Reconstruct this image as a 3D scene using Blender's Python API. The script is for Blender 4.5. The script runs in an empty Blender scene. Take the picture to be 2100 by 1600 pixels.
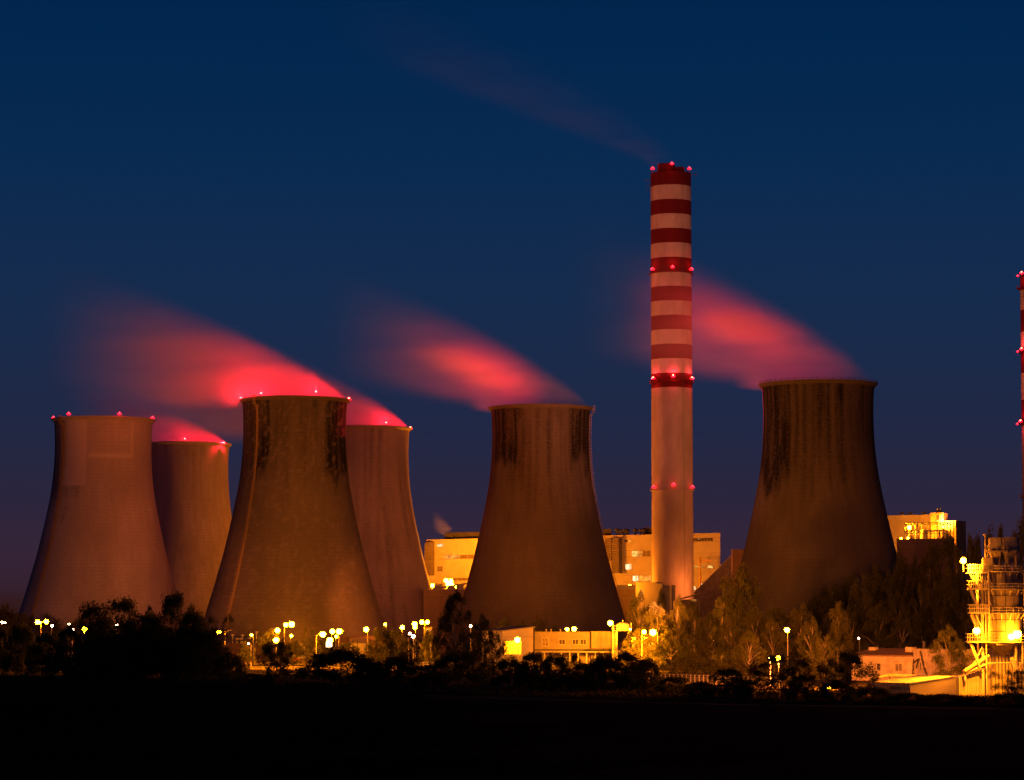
import bpy, math, random
from mathutils import Vector, Matrix, noise as mnoise
R = math.radians
SC = bpy.context.scene
C = SC.collection

# ------------------------------------------------------------ camera, sky, exposure
F, HZ, CAMZ = 5500.0, 1275.0, 15.0          # focal length and horizon row in photo pixels (2100 x 1600), eye height in m
TILT = math.atan((HZ - 800) / F)
cam = bpy.data.objects.new("camera", bpy.data.cameras.new("camera")); C.objects.link(cam)
cam.data.sensor_width = 36; cam.data.lens = 36 * F / 2100
cam.data.clip_start = 1; cam.data.clip_end = 30000
cam.location = (0, 0, CAMZ); cam.rotation_euler = (math.pi / 2 + TILT, 0, 0)
SC.camera = cam
CT, ST = math.cos(TILT), math.sin(TILT)
def P(px, py, Y):
    v = (800 - py) / F; u = (px - 1050) / F
    fw = CT - v * ST; up = ST + v * CT
    return Vector((Y * u / fw, Y, CAMZ + Y * up / fw))
def Z(py, Y): return P(1050, py, Y).z

world = bpy.data.worlds.new("World"); SC.world = world; world.use_nodes = True
wn, wl = world.node_tree.nodes, world.node_tree.links
bg = wn["Background"]
tc = wn.new("ShaderNodeTexCoord"); sp = wn.new("ShaderNodeSeparateXYZ"); cr = wn.new("ShaderNodeValToRGB")
wl.new(tc.outputs["Generated"], sp.inputs[0]); wl.new(sp.outputs["Z"], cr.inputs[0]); wl.new(cr.outputs[0], bg.inputs[0])
els = cr.color_ramp.elements
els[0].position = 0.0; els[0].color = (.030, .009, .009, 1)
els[1].position = 1.0; els[1].color = (.0004, .003, .012, 1)
for p, c in ((.0095, (.032, .0105, .013)), (.0125, (.034, .015, .028)), (.025, (.036, .018, .038)), (.045, (.024, .019, .045)), (.075, (.014, .021, .058)), (.12, (.0075, .0245, .074)), (.17, (.003, .0235, .081)),
             (.215, (.0005, .0195, .076)), (.35, (.0004, .010, .04)), (.6, (.0003, .004, .016))):
    e = els.new(p); e.color = (*c, 1)
bg.inputs[1].default_value = 1.0

SC.view_settings.view_transform = "Standard"; SC.view_settings.look = "None"
SC.view_settings.exposure = 0; SC.view_settings.gamma = 1
cy = SC.cycles
cy.max_bounces = 4; cy.diffuse_bounces = 2; cy.glossy_bounces = 1; cy.transmission_bounces = 2; cy.volume_bounces = 1; cy.transparent_max_bounces = 6
cy.sample_clamp_indirect = 3.0; cy.sample_clamp_direct = 0; cy.use_denoising = True
cy.volume_step_rate = 1.0; cy.caustics_reflective = False; cy.caustics_refractive = False
SODIUM = (1.0, .20, .025)
SODL = (1.0, .235, .004)

# ------------------------------------------------------------ node helpers
class E:
    """a math expression made of shader nodes"""
    def __init__(s, nt, so): s.nt, s.so = nt, so
    def op(s, o, b=None, c=None):
        n = s.nt.nodes.new("ShaderNodeMath"); n.operation = o
        s.nt.links.new(s.so, n.inputs[0])
        for i, q in ((1, b), (2, c)):
            if q is None: continue
            if isinstance(q, E): s.nt.links.new(q.so, n.inputs[i])
            else: n.inputs[i].default_value = q
        return E(s.nt, n.outputs[0])
    def __add__(s, b): return s.op("ADD", b)
    def __sub__(s, b): return s.op("SUBTRACT", b)
    def __mul__(s, b): return s.op("MULTIPLY", b)
    def __truediv__(s, b): return s.op("DIVIDE", b)
    def neg(s): return s.op("MULTIPLY", -1.0)
    def ss(s, a, b):
        n = s.nt.nodes.new("ShaderNodeMapRange"); n.interpolation_type = "SMOOTHSTEP"
        s.nt.links.new(s.so, n.inputs[0]); n.inputs[1].default_value = a; n.inputs[2].default_value = b
        return E(s.nt, n.outputs[0])
def newmat(name):
    m = bpy.data.materials.new(name); m.use_nodes = True; return m
def noise_val(nt, scale, detail=4, coord="Object", stretch=(1, 1, 1), rough=.55):
    t = nt.nodes.new("ShaderNodeTexCoord"); mp = nt.nodes.new("ShaderNodeMapping"); n = nt.nodes.new("ShaderNodeTexNoise")
    nt.links.new(t.outputs[coord], mp.inputs[0]); nt.links.new(mp.outputs[0], n.inputs[0])
    mp.inputs["Scale"].default_value = stretch
    n.inputs["Scale"].default_value = scale; n.inputs["Detail"].default_value = detail; n.inputs["Roughness"].default_value = rough
    return E(nt, n.outputs[0])
def mixc(nt, fac, a, b):
    n = nt.nodes.new("ShaderNodeMix"); n.data_type = "RGBA"
    if isinstance(fac, E): nt.links.new(fac.so, n.inputs[0])
    else: n.inputs[0].default_value = fac
    for i, q in ((6, a), (7, b)):
        if isinstance(q, tuple): n.inputs[i].default_value = (*q, 1)
        else: nt.links.new(q, n.inputs[i])
    return n.outputs[2]
_m = {}
def mat(name, col, rough=.8, var=.25, scale=.6, metal=0, stretch=(1, 1, 1), corr=None, spec=.3):
    if name in _m: return _m[name]
    m = newmat(name); nt = m.node_tree; b = nt.nodes["Principled BSDF"]
    n1 = noise_val(nt, scale, 5, stretch=stretch).ss(.3, .7)
    dark = tuple(c * (1 - var) for c in col); lite = tuple(min(1, c * (1 + var * .6)) for c in col)
    out = mixc(nt, n1, dark, lite)
    n2 = noise_val(nt, scale * 7, 3).ss(.35, .75)
    out = mixc(nt, n2 * .35, out, dark)
    if corr:
        t = nt.nodes.new("ShaderNodeTexCoord"); s = nt.nodes.new("ShaderNodeSeparateXYZ"); nt.links.new(t.outputs["Object"], s.inputs[0])
        w = (E(nt, s.outputs[corr[0]]) * (2 * math.pi / corr[1])).op("SINE")
        bp = nt.nodes.new("ShaderNodeBump"); bp.inputs["Strength"].default_value = 1; bp.inputs["Distance"].default_value = .12
        nt.links.new(w.so, bp.inputs["Height"]); nt.links.new(bp.outputs[0], b.inputs["Normal"])
        out = mixc(nt, w.ss(-1, -.3).neg() * .35 + .35, out, dark)
    nt.links.new(out, b.inputs["Base Color"])
    b.inputs["Roughness"].default_value = rough; b.inputs["Metallic"].default_value = metal
    b.inputs["Specular IOR Level"].default_value = spec
    _m[name] = m; return m
def emit(name, col, s):
    if name in _m: return _m[name]
    m = newmat(name); b = m.node_tree.nodes["Principled BSDF"]
    b.inputs["Base Color"].default_value = (.05, .05, .05, 1)
    b.inputs["Emission Color"].default_value = (*col, 1); b.inputs["Emission Strength"].default_value = s
    _m[name] = m; return m
def litpane(name, col, s, scale=1.2):
    """a lit window: shows an uneven bright room behind the glass"""
    if name in _m: return _m[name]
    m = newmat(name); nt = m.node_tree; b = nt.nodes["Principled BSDF"]
    b.inputs["Base Color"].default_value = (.05, .05, .05, 1); b.inputs["Roughness"].default_value = .2
    n = noise_val(nt, scale, 3).ss(.35, .65)
    nt.links.new(mixc(nt, n, tuple(c * .25 for c in col), col), b.inputs["Emission Color"])
    b.inputs["Emission Strength"].default_value = s
    _m[name] = m; return m

# ------------------------------------------------------------ object helpers
def tag(o, label=None, cat=None, group=None, kind=None):
    if label: o["label"] = label
    if cat: o["category"] = cat
    if group: o["group"] = group
    if kind: o["kind"] = kind
    return o
def empty(name, loc, rz=0):
    o = bpy.data.objects.new(name, None); C.objects.link(o); o.location = loc; o.rotation_euler.z = rz
    o.empty_display_size = 1
    return o
class MB:
    def __init__(s): s.v = []; s.f = []; s.mi = []
    def add(s, vs, fs, mi=0):
        k = len(s.v); s.v += [tuple(v) for v in vs]; s.f += [tuple(k + i for i in f) for f in fs]; s.mi += [mi] * len(fs)
        return s
    def box(s, x0, x1, y0, y1, z0, z1, mi=0):
        return s.add([(x, y, z) for x in (x0, x1) for y in (y0, y1) for z in (z0, z1)],
                     [(0, 1, 3, 2), (4, 6, 7, 5), (0, 4, 5, 1), (2, 3, 7, 6), (0, 2, 6, 4), (1, 5, 7, 3)], mi)
    def tube(s, a, b, r0, r1=None, n=6, mi=0):
        a, b = Vector(a), Vector(b); r1 = r0 if r1 is None else r1
        d = (b - a).normalized(); u = d.orthogonal().normalized(); w = d.cross(u)
        vs = []
        for c, r in ((a, r0), (b, r1)):
            for i in range(n):
                t = 2 * math.pi * i / n; vs.append(c + u * (r * math.cos(t)) + w * (r * math.sin(t)))
        fs = [(i, (i + 1) % n, n + (i + 1) % n, n + i) for i in range(n)] + [tuple(range(n))[::-1], tuple(range(n, 2 * n))]
        return s.add(vs, fs, mi)
    def lathe(s, prof, cx=0, cy=0, n=32, mi=0, caps=False):
        vs = []; fs = []
        for r, z in prof:
            for i in range(n):
                t = 2 * math.pi * i / n; vs.append((cx + r * math.sin(t), cy - r * math.cos(t), z))
        for j in range(len(prof) - 1):
            for i in range(n):
                a = j * n + i; b = j * n + (i + 1) % n
                fs.append((a, b, b + n, a + n))
        if caps:
            fs.append(tuple(range(n))[::-1]); fs.append(tuple(range((len(prof) - 1) * n, len(prof) * n)))
        return s.add(vs, fs, mi)
    def sphere(s, c, r, n=8, m=6, mi=0):
        c = Vector(c); prof = [(max(.001, r * math.sin(math.pi * j / m)), c.z - r * math.cos(math.pi * j / m)) for j in range(m + 1)]
        return s.lathe(prof, c.x, c.y, n, mi)
    def build(s, name, mats, parent=None, smooth=False, loc=None):
        me = bpy.data.meshes.new(name); me.from_pydata(s.v, [], s.f)
        for m in (mats if isinstance(mats, (list, tuple)) else [mats]): me.materials.append(m)
        me.polygons.foreach_set("material_index", s.mi)
        if smooth: me.polygons.foreach_set("use_smooth", [True] * len(s.f))
        me.update()
        o = bpy.data.objects.new(name, me); C.objects.link(o)
        if parent: o.parent = parent
        if loc: o.location = loc
        return o
def copy_tree(o, parent=None):
    c = o.copy(); C.objects.link(c)
    if parent: c.parent = parent
    for ch in list(o.children): copy_tree(ch, c)
    return c
def hide_proto(o):
    for ch in list(o.children): hide_proto(ch)
    bpy.data.objects.remove(o)
def lamp(kind, loc, power, col, size=1.0, parent=None, target=None, cone=60, blend=1.0, name="added_fill_light"):
    l = bpy.data.lights.new(name, kind); l.energy = power; l.color = col; l.shadow_soft_size = size
    o = bpy.data.objects.new(name, l); C.objects.link(o); o.location = loc
    if kind == "SPOT":
        l.spot_size = R(cone); l.spot_blend = blend
        o.rotation_euler = (Vector(target) - Vector(loc)).to_track_quat("-Z", "Y").to_euler()
    if parent:
        bpy.context.view_layer.update()
        o.parent = parent; o.matrix_parent_inverse = parent.matrix_world.inverted()
    return o

M_CONC = mat("concrete", (.27, .25, .23), .9, .2, .4)
M_STEEL = mat("painted_steel", (.45, .42, .36), .5, .2, 1.0)
M_DSTEEL = mat("dark_steel", (.08, .08, .08), .6, .3, 1.0)
M_LAD = mat("ladder_steel", (.27, .19, .07), .6, .3, 1.0)
M_LENS = emit("beacon_lens", (1, .004, .014), 7)
M_RED = emit("beacon_red", (1, .025, .035), 10)
M_REDS = emit("beacon_red_strong", (1, .10, .05), 24)
# ------------------------------------------------------------ ground, field, road, hills
def ground_mat(name, c1, c2, sc=.05):
    m = newmat(name); nt = m.node_tree; b = nt.nodes["Principled BSDF"]
    n = noise_val(nt, sc, 6).ss(.35, .65); n2 = noise_val(nt, sc * 9, 4).ss(.4, .7)
    o = mixc(nt, n, c1, c2); o = mixc(nt, n2 * .5, o, tuple(x * .55 for x in c1))
    nt.nodes.remove(b); b = nt.nodes.new("ShaderNodeBsdfDiffuse"); nt.links.new(o, b.inputs[0]); nt.links.new(b.outputs[0], nt.nodes["Material Output"].inputs["Surface"])
    return m
def sheet(name, pts, z, m, sub=0):
    me = bpy.data.meshes.new(name); me.from_pydata([(x, y, z) for x, y in pts], [], [tuple(range(len(pts)))])
    me.materials.append(m); o = bpy.data.objects.new(name, me); C.objects.link(o); o["kind"] = "structure"; return o
sheet("ground", [(-9000, -400), (9000, -400), (9000, 14000), (-9000, 14000)], -.03, ground_mat("plant_ground", (.11, .09, .05), (.16, .13, .07), .04))
# ploughed dark field in front, its far edge running diagonally
sheet("field", [(-400, -300), (400, -300), (400, 455), (110, 462), (30, 520), (-40, 600), (-150, 700), (-400, 760)], 0, ground_mat("field_soil", (.03, .028, .022), (.055, .046, .03), .03))
sheet("field_track", [(-20, 545), (30, 492), (110, 449), (300, 446), (300, 451), (112, 454), (32, 500), (-18, 553)], .02, ground_mat("track", (.10, .085, .05), (.15, .12, .07), .2))
road_m = ground_mat("asphalt", (.05, .046, .04), (.075, .07, .06), .3)
sheet("road", [(-420, 930), (60, 880), (60, 894), (-420, 946)], .02, road_m)
sheet("service_road", [(20, 700), (260, 640), (260, 650), (20, 711)], .02, road_m)
k = MB(); k.add([(-420, 930, 0), (60, 880, 0), (60, 879.6, 0), (-420, 929.6, 0), (-420, 930, .14), (60, 880, .14), (60, 879.6, .14), (-420, 929.6, .14)],
                [(4, 5, 6, 7), (3, 2, 6, 7), (0, 1, 5, 4)]); o = k.build("kerb", M_CONC); o["kind"] = "structure"
hv, hf = [], []
for j in range(5):
    for i in range(61):
        x = -6000 + i * 200; y = 5200 + j * 700
        h = math.sin(math.pi * j / 4) ** .8 * (10 + 4 * mnoise.noise(Vector((x * .0007, j * .5, 3.1))) + 2 * mnoise.noise(Vector((x * .004, j, 9))))
        hv.append((x, y, h - 1))
for j in range(4):
    for i in range(60):
        a = j * 61 + i; hf.append((a, a + 1, a + 62, a + 61))
mb = MB(); mb.add(hv, hf); o = mb.build("hills", ground_mat("hill", (.10, .05, .035), (.13, .06, .04), .004), smooth=True); o["kind"] = "structure"

# ------------------------------------------------------------ cooling towers
PROF = [(2.5, 41.4), (8, 39.9), (12.8, 38.3), (20, 36.4), (30.9, 33.2), (37.9, 31.3), (45, 29.4), (52, 27.8), (59.2, 26.2), (66.2, 24.8), (73.4, 23.5),
        (80.3, 22.6), (87.5, 22.0), (96.7, 21.7), (105.4, 21.9), (109.7, 22.3)]
def prof_r(z, H):
    z = z * 109.7 / H
    if z <= PROF[0][0]: return PROF[0][1]
    for i in range(len(PROF) - 1):
        z0, r0 = PROF[i]; z1, r1 = PROF[i + 1]
        if z <= z1:
            t = (z - z0) / (z1 - z0)
            m0 = (r1 - (PROF[i - 1][1] if i else r0 + (r0 - r1))) / (z1 - (PROF[i - 1][0] if i else z0 - (z1 - z0)))
            nx = PROF[i + 2] if i + 2 < len(PROF) else (z1 + 4, r1 + .35)
            m1 = (nx[1] - r0) / (nx[0] - z0); d = z1 - z0
            return (2*t**3-3*t*t+1)*r0 + (t**3-2*t*t+t)*d*m0 + (-2*t**3+3*t*t)*r1 + (t**3-t*t)*d*m1
    return PROF[-1][1]
def sst(a, b, x):
    t = max(0., min(1., (x - a) / (b - a))); return t * t * (3 - 2 * t)
def tower_mat(name, base, tint):
    m = newmat(name); nt = m.node_tree; b = nt.nodes["Principled BSDF"]
    at = nt.nodes.new("ShaderNodeAttribute"); at.attribute_name = "stain"; st = E(nt, at.outputs["Fac"])
    al = nt.nodes.new("ShaderNodeAttribute"); al.attribute_name = "patch"; pa = E(nt, al.outputs["Fac"])
    big = noise_val(nt, .05, 5).ss(.3, .7)
    streak = noise_val(nt, .35, 4, stretch=(1, 1, .06)).ss(.35, .7)
    fine = noise_val(nt, .9, 4, stretch=(1, 1, 2.2)).ss(.35, .7)
    t = nt.nodes.new("ShaderNodeTexCoord"); s = nt.nodes.new("ShaderNodeSeparateXYZ"); nt.links.new(t.outputs["Object"], s.inputs[0])
    lift = (E(nt, s.outputs[2]) * (2 * math.pi / 1.6)).op("SINE").ss(.8, 1)
    k = lambda f: tuple(c * f for c in base)
    col = mixc(nt, big, k(.86), k(1.1))
    col = mixc(nt, streak * .4, col, k(.7))
    col = mixc(nt, fine * .45, col, k(.66))
    col = mixc(nt, lift * .3, col, k(.55))
    col = mixc(nt, pa, col, tint)
    sn = st * (streak * .8 + .6) * (fine * .45 + .75)
    col = mixc(nt, sn.op("MINIMUM", 1.0), col, k(.11))
    nt.links.new(col, b.inputs["Base Color"]); b.inputs["Roughness"].default_value = .95; b.inputs["Specular IOR Level"].default_value = .1
    return m
def st1(xs, z, n): # repaired light tower
    s = .55 * (xs < -.80) * sst(62, 78, z) + .28 * (xs < -.8) * (1 - sst(50, 60, z)) * .3
    s += .22 * (-.78 < xs < -.42) * (70 < z < 75.5) + .35 * (xs < -.62) * (46 < z < 66) * (n(xs * 4, z * .1, 5) > .02)
    s += .35 * (xs > .5) * sst(101, 106, z) * (.5 + n(xs * 30, z * .02, 1))
    p = .9 * (-.75 < xs < -.32) * (z > 75.5) + .9 * (-.30 < xs < .57) * (88.2 < z < 89.8) + .7 * (.57 < xs < .615) * (z > 88)
    return s, p
def st2(xs, z, n): return .12 + .2 * sst(90, 110, z) * (.5 + n(xs * 14, z * .02, 2)), 0
def st3(xs, z, n):
    e = n(xs * 9, z * .07, 3) * 12
    s = .95 * sst(-.38, -.52, xs) * sst(-1.1, -.7, xs + 0) * sst(70 + e, 84 + e, z) + .95 * sst(.5, .62, xs) * sst(70 + e, 80 + e, z)
    s = max(s, .5 * sst(60, 95, z) * (.55 + 1.3 * n(xs * 12, z * .015, 7)))
    pp = sst(.25, .45, n(xs * 16, z * .5, 11))
    return (s * (1 - .6 * pp)), .22 * pp
def st4(xs, z, n): return max(0, .35 * (n(xs * 10, z * .02, 13)) + .12) + .25 * (.35 < xs < .43) * (z < 70), 0
def st5(xs, z, n):
    e = n(xs * 8, z * .07, 17) * 10
    s = .95 * sst(-.98, -.9, xs) * sst(-.3, -.5, xs) * sst(80 + e, 88 + e, z) + .95 * sst(.5, .62, xs) * sst(82 + e, 90 + e, z) + .35 * sst(101, 107, z) * (.6 + n(xs * 40, z * .02, 5))
    return max(s, .45 * sst(45, 98, z) * (.7 + n(xs * 14, z * .015, 31))), 0
def st6(xs, z, n):
    e = n(xs * 8, z * .05, 23) * 16
    s = 1.0 * sst(-.42, -.55, xs) * sst(64 + e, 80 + e, z)
    s = max(s, .85 * sst(45, 100, z) * (.65 + .9 * n(xs * 13, z * .012, 29)))
    return s, 0
def build_tower(px, ry, w, base, tint, stain, label, ladder=None, spikes=False):
    Y = 45.3 * F / w; c = P(px, ry, Y); H = c.z; ox = c.x
    root = empty("cooling_tower", (ox, Y, 0))
    tag(root, label, "cooling tower", "cooling towers of the power plant")
    # turn the tower so that its local -Y looks at the camera
    root.rotation_euler.z = math.atan2(-ox, Y)
    n, m = 176, 96; vs, fs, stn, pat = [], [], [], []
    nz = lambda a, b, s: mnoise.noise(Vector((a, b, s * 7.3)))
    for j in range(m + 1):
        z = 6 + (H - 6) * j / m; r = prof_r(z, H)
        for i in range(n):
            t = 2 * math.pi * i / n; vs.append((r * math.sin(t), -r * math.cos(t), z))
            if math.cos(t) > -.1: s_, p_ = stain(math.sin(t), z, nz)
            else: s_, p_ = .2, 0
            stn.append(max(0, min(1, s_))); pat.append(max(0, min(1, p_)))
    for j in range(m):
        for i in range(n):
            a = j * n + i; b = j * n + (i + 1) % n; fs.append((a, b, b + n, a + n))
    q = MB(); q.add(vs, fs)
    tm = tower_mat("tower_concrete", base, tint)
    sh = q.build("shell", tm, root, smooth=True)
    for nm, dat in (("stain", stn), ("patch", pat)):
        a = sh.data.attributes.new(nm, "FLOAT", "POINT"); a.data.foreach_set("value", dat)
    # inner face of the shell, and the rim walkway
    q = MB(); q.lathe([(prof_r(z, H) - .55, z) for z in (6, 20, 40, 60, 80, 95, H)], n=64)
    q.build("inner_shell", tm, root, smooth=True)
    rr = prof_r(H, H)
    q = MB(); q.lathe([(rr - .6, H - .1), (rr + 1.25, H - .1), (rr + 1.3, H + .35), (rr + .9, H + .4), (rr - .6, H + .4)], n=96)
    q.lathe([(rr + .05, H - 1.2), (rr + 1.2, H - .12)], n=96)
    if spikes:
        for i in range(48):
            t = 2 * math.pi * i / 48; q.box(-.12 + (rr + 1) * math.sin(t), .12 + (rr + 1) * math.sin(t), -.12 - (rr + 1) * math.cos(t), .12 - (rr + 1) * math.cos(t), H + .4, H + 1.3)
        q.lathe([(rr + 1.05, H + .95), (rr + 1.05, H + 1.1)], n=96)
    q.build("rim", tm, root)
    # legs under the shell and the basin wall
    q = MB()
    for i in range(40):
        t0 = 2 * math.pi * i / 40; t1 = 2 * math.pi * (i + .5) / 40; r0 = prof_r(6, H)
        for ta, tb in ((t0, t1), (t1 + math.pi / 40, t1)):
            q.tube((42.5 * math.sin(ta), -42.5 * math.cos(ta), .3), (r0 * math.sin(tb), -r0 * math.cos(tb), 6.2), .45, n=5)
    q.build("support_lattice", M_CONC, root)
    q = MB(); q.lathe([(43, -.2), (43.6, -.2), (43.6, 1.4), (43, 1.4)], n=64); q.build("basin_wall", M_CONC, root)
    if ladder is not None:
        q = MB(); t = math.asin(max(-1, min(1, ladder)))
        rad = Vector((math.sin(t), -math.cos(t), 0)); tan = Vector((math.cos(t), math.sin(t), 0))
        zs = [8 + (H + .8 - 8) * i / 70 for i in range(71)]
        pt = lambda z, o, s: rad * (prof_r(min(z, H), H) + (1.3 if z > H - 3 else 0) + o) + tan * s + Vector((0, 0, z))
        for a, b in zip(zs, zs[1:]):
            for s in (-.55, .55):
                q.tube(pt(a, .35, s), pt(b, .35, s), .09, n=4); q.tube(pt(a, 1.15, s), pt(b, 1.15, s), .07, n=4)
            q.add([pt(a, .3, -.5), pt(a, .3, .5), pt(b, .3, .5), pt(b, .3, -.5)], [(0, 1, 2, 3)])
            q.tube(pt(b, .35, -.55), pt(b, 1.15, -.55), .06, n=4); q.tube(pt(b, .35, .55), pt(b, 1.15, .55), .06, n=4)
            q.tube(pt(b, 1.15, -.55), pt(b, 1.15, .55), .06, n=4)
        q.build("ladder", M_LAD, root)
    return root, Y, H, ox, rr
def beacon(root, rootloc, rz, p, r=.47, strong=False, power=0, post=1.5):
    """red warning light on a short post, a part of the tower that carries it"""
    loc = Matrix.Rotation(-rz, 4, "Z") @ (Vector(p) - Vector(rootloc))
    q = MB(); q.lathe([(.01, loc.z - r), (r * 1.75, loc.z - r * .8), (r * 1.9, loc.z), (r * 1.5, loc.z + r * .6), (.01, loc.z + r * .7)], loc.x, loc.y, 12)
    o = q.build("warning_light", M_LENS, root, smooth=True)
    q = MB(); q.sphere(loc + Vector((0, 0, r * .9)), r * .8, 8, 6); q.build("bulb", M_REDS if strong else M_RED, o, smooth=True)
    q = MB(); q.tube(loc - Vector((0, 0, post)), loc - Vector((0, 0, r * .7)), .08, n=5); q.build("lamp_post", M_DSTEEL, o)
    if power:
        lamp("POINT", loc + Vector((0, 0, r * 1.7 + .4)), power, (1, .009, .022), .35, name="beacon_glow").parent = root
TW = []
for a in (
    (212.5, 862, 205, (.35, .31, .33), (.40, .34, .38), st1, "pale cooling tower at far left with a yellowish ladder and a lighter repaired panel", -.80, False),
    (384, 912, 176, (.29, .235, .28), (.3, .26, .23), st2, "plain cooling tower half hidden behind the pale ladder tower, lit orange on its right flank", None, False),
    (605, 822, 220, (.15, .125, .10), (.27, .21, .18), st3, "large stained brown cooling tower with black streaks, ladder and bright red glow on its rim", -.71, False),
    (746.5, 880, 191, (.31, .25, .29), (.27, .22, .21), st4, "cooling tower tucked behind the right side of the large stained one", None, False),
    (1108.5, 838, 208, (.185, .155, .12), (.2, .16, .12), st5, "dark cooling tower without red lights, directly left of the striped chimney", .985, False),
    (1677.5, 790, 235, (.135, .115, .095), (.15, .12, .1), st6, "darkest cooling tower with a toothed rim, right of the striped chimney", None, True)):
    TW.append(build_tower(*a[:7], ladder=a[7], spikes=a[8]))
BEAC = {0: ((111, 858), (141, 849), (245, 849), (314, 858)), 1: ((379, 902), (459, 910)), 2: ((495, 819), (535, 809), (648, 806), (716, 820)), 3: ((792, 869), (842, 879))}
for i, bs in BEAC.items():
    root, Y, H, ox, rr = TW[i]; rz = root.rotation_euler.z
    for px, py in bs:
        # stand the lamp on the rim circle, on its near or far side as its height in the photo says
        x = P(px, py, Y).x - ox; x = max(-rr - .9, min(rr + .9, x)); dy = math.sqrt(max(0, (rr + 1) ** 2 - x * x))
        y = Y - dy; z = H + 1.7
        if abs(x) > rr * .93: y = Y - dy * .3
        beacon(root, root.location, rz, P(px, py, y) if abs(x) < rr * .93 else (ox + x, Y - 2, Z(py, Y)), .47, strong=(i in (1, 2, 3)), power=2500 if i == 0 else 34000 if px not in (716, 842) else 18000)
# ------------------------------------------------------------ chimneys
def chimney_mat(name, col): return mat(name, col, .85, .18, .25, stretch=(1, 1, .3), spec=.1)
M_CW = chimney_mat("white_band", (.55, .48, .5)); M_CR = chimney_mat("red_band", (.15, .014, .02)); M_CC = chimney_mat("chimney_concrete", (.42, .35, .36))
def chimney(px, Y, r_top, r_bot, ytop, bounds, label, n=72):
    c = P(px, ytop, Y); root = empty("chimney", (c.x, Y, 0)); tag(root, label, "chimney", "tall chimneys of the power plant")
    yf = Y - r_top
    zs = [Z(b, yf) for b in bounds]; H = zs[0]; rad = lambda z: r_bot + (r_top - r_bot) * z / H
    q = MB(); col = 1
    for a, b in zip(zs, zs[1:]):
        q.lathe([(rad(b), b), (rad(a), a)], n=n, mi=col); col = 1 - col
    q.lathe([(rad(0), 0), (rad(zs[-1] / 2), zs[-1] / 2), (rad(zs[-1]), zs[-1])], n=n, mi=2)
    q.lathe([(rad(H), H), (rad(H) - .6, H), (rad(H) - .6, H - 1), (.01, H - 1)], n=n, mi=1)
    q.build("shaft", [M_CW, M_CR, M_CC], root, smooth=True)
    return root, H
CH_Y = 1305
BND = [350, 378] + [378 + 29.7 * i for i in range(1, 15)]
CH, CHH = chimney(1375.5, CH_Y, 9.95, 10.15, 350, BND, "tall red and white striped chimney standing between the two right cooling towers")
q = MB(); q.lathe([(4.3, CHH - 1), (4.3, CHH + 4.2), (3.9, CHH + 4.2), (3.9, CHH - 1)], -2.4, -3.2, 32); q.build("flue", M_CR, CH, smooth=False)
q = MB(); q.lathe([(2.6, CHH - 1), (2.6, CHH + 2.6), (2.3, CHH + 2.6), (2.3, CHH - 1)], 4.0, -3.6, 24); q.build("flue", M_CR, CH)
q = MB()
for i in range(36):
    t = 2 * math.pi * i / 36; q.box(9.6 * math.sin(t) - .05, 9.6 * math.sin(t) + .05, -9.6 * math.cos(t) - .05, -9.6 * math.cos(t) + .05, CHH, CHH + 1.1)
q.lathe([(9.6, CHH + 1.0), (9.6, CHH + 1.12)], n=48); q.build("railing", M_CR, CH)
def antenna(z, side, k=3):
    q = MB()
    for j in range(k):
        zz = z - j * 2.2 * (1 if side < 0 else 0) ; L = 3.2 if j == 0 else 2.3
        q.tube((side * 9.8, -1, zz), (side * (9.8 + L), -1, zz), .11, n=4)
        for a in (.35, .6, .85, 1): q.tube((side * (9.8 + L * a), -1, zz - .35), (side * (9.8 + L * a), -1, zz + .35), .07, n=4)
        q.tube((side * 9.9, -1, zz - 1.0), (side * (9.8 + L * .6), -1, zz), .07, n=4)
    q.build("antenna", M_DSTEEL, CH)
antenna(Z(371, CH_Y), -1); antenna(Z(359, CH_Y), 1, 1)
for i, (yy, pw, strong) in enumerate(((345, 1500, 0), (552, 2200, 0), (776, 8000, 1), (999, 350, 0))):
    for k_, xx in enumerate((-1, 0, 1)):
        x = xx * 9.0; 
        dpy = 4.5 if xx == 0 else 0
        if i == 0: p = Vector((P(1375.5, yy, CH_Y).x + (x if xx else 0), CH_Y + (-10.2 if xx == 0 else -2.5), Z(yy - 1 - dpy, CH_Y - 5) ))
        else:
            ry = -math.sqrt(10.9 ** 2 - x * x); p = Vector((CH.location.x + x * 1.05, CH_Y + ry, Z(yy - dpy, CH_Y + ry)))
        beacon(CH, CH.location, 0, p, .5, strong=bool(strong), power=0, post=1.0)
        lp = p - Vector(CH.location); lp = lp + Vector((lp.x * .08, -.9 if xx == 0 else -.5, 0))
        lamp("POINT", lp, pw, (1, .03, .05), .3, name="beacon_glow").parent = CH
q = MB()
for i in range(90):
    z = 30 + (CHH - 32) * i / 89; z2 = 30 + (CHH - 32) * (i + 1) / 89
    a_, b_ = 5.0, 8.9
    for s in (-.35, .35): q.tube((a_ + s, -b_, z), (a_ + s, -b_, z2), .05, n=4)
    q.tube((a_ - .35, -b_, z), (a_ + .35, -b_, z), .05, n=4)
q.build("ladder", M_DSTEEL, CH)
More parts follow.
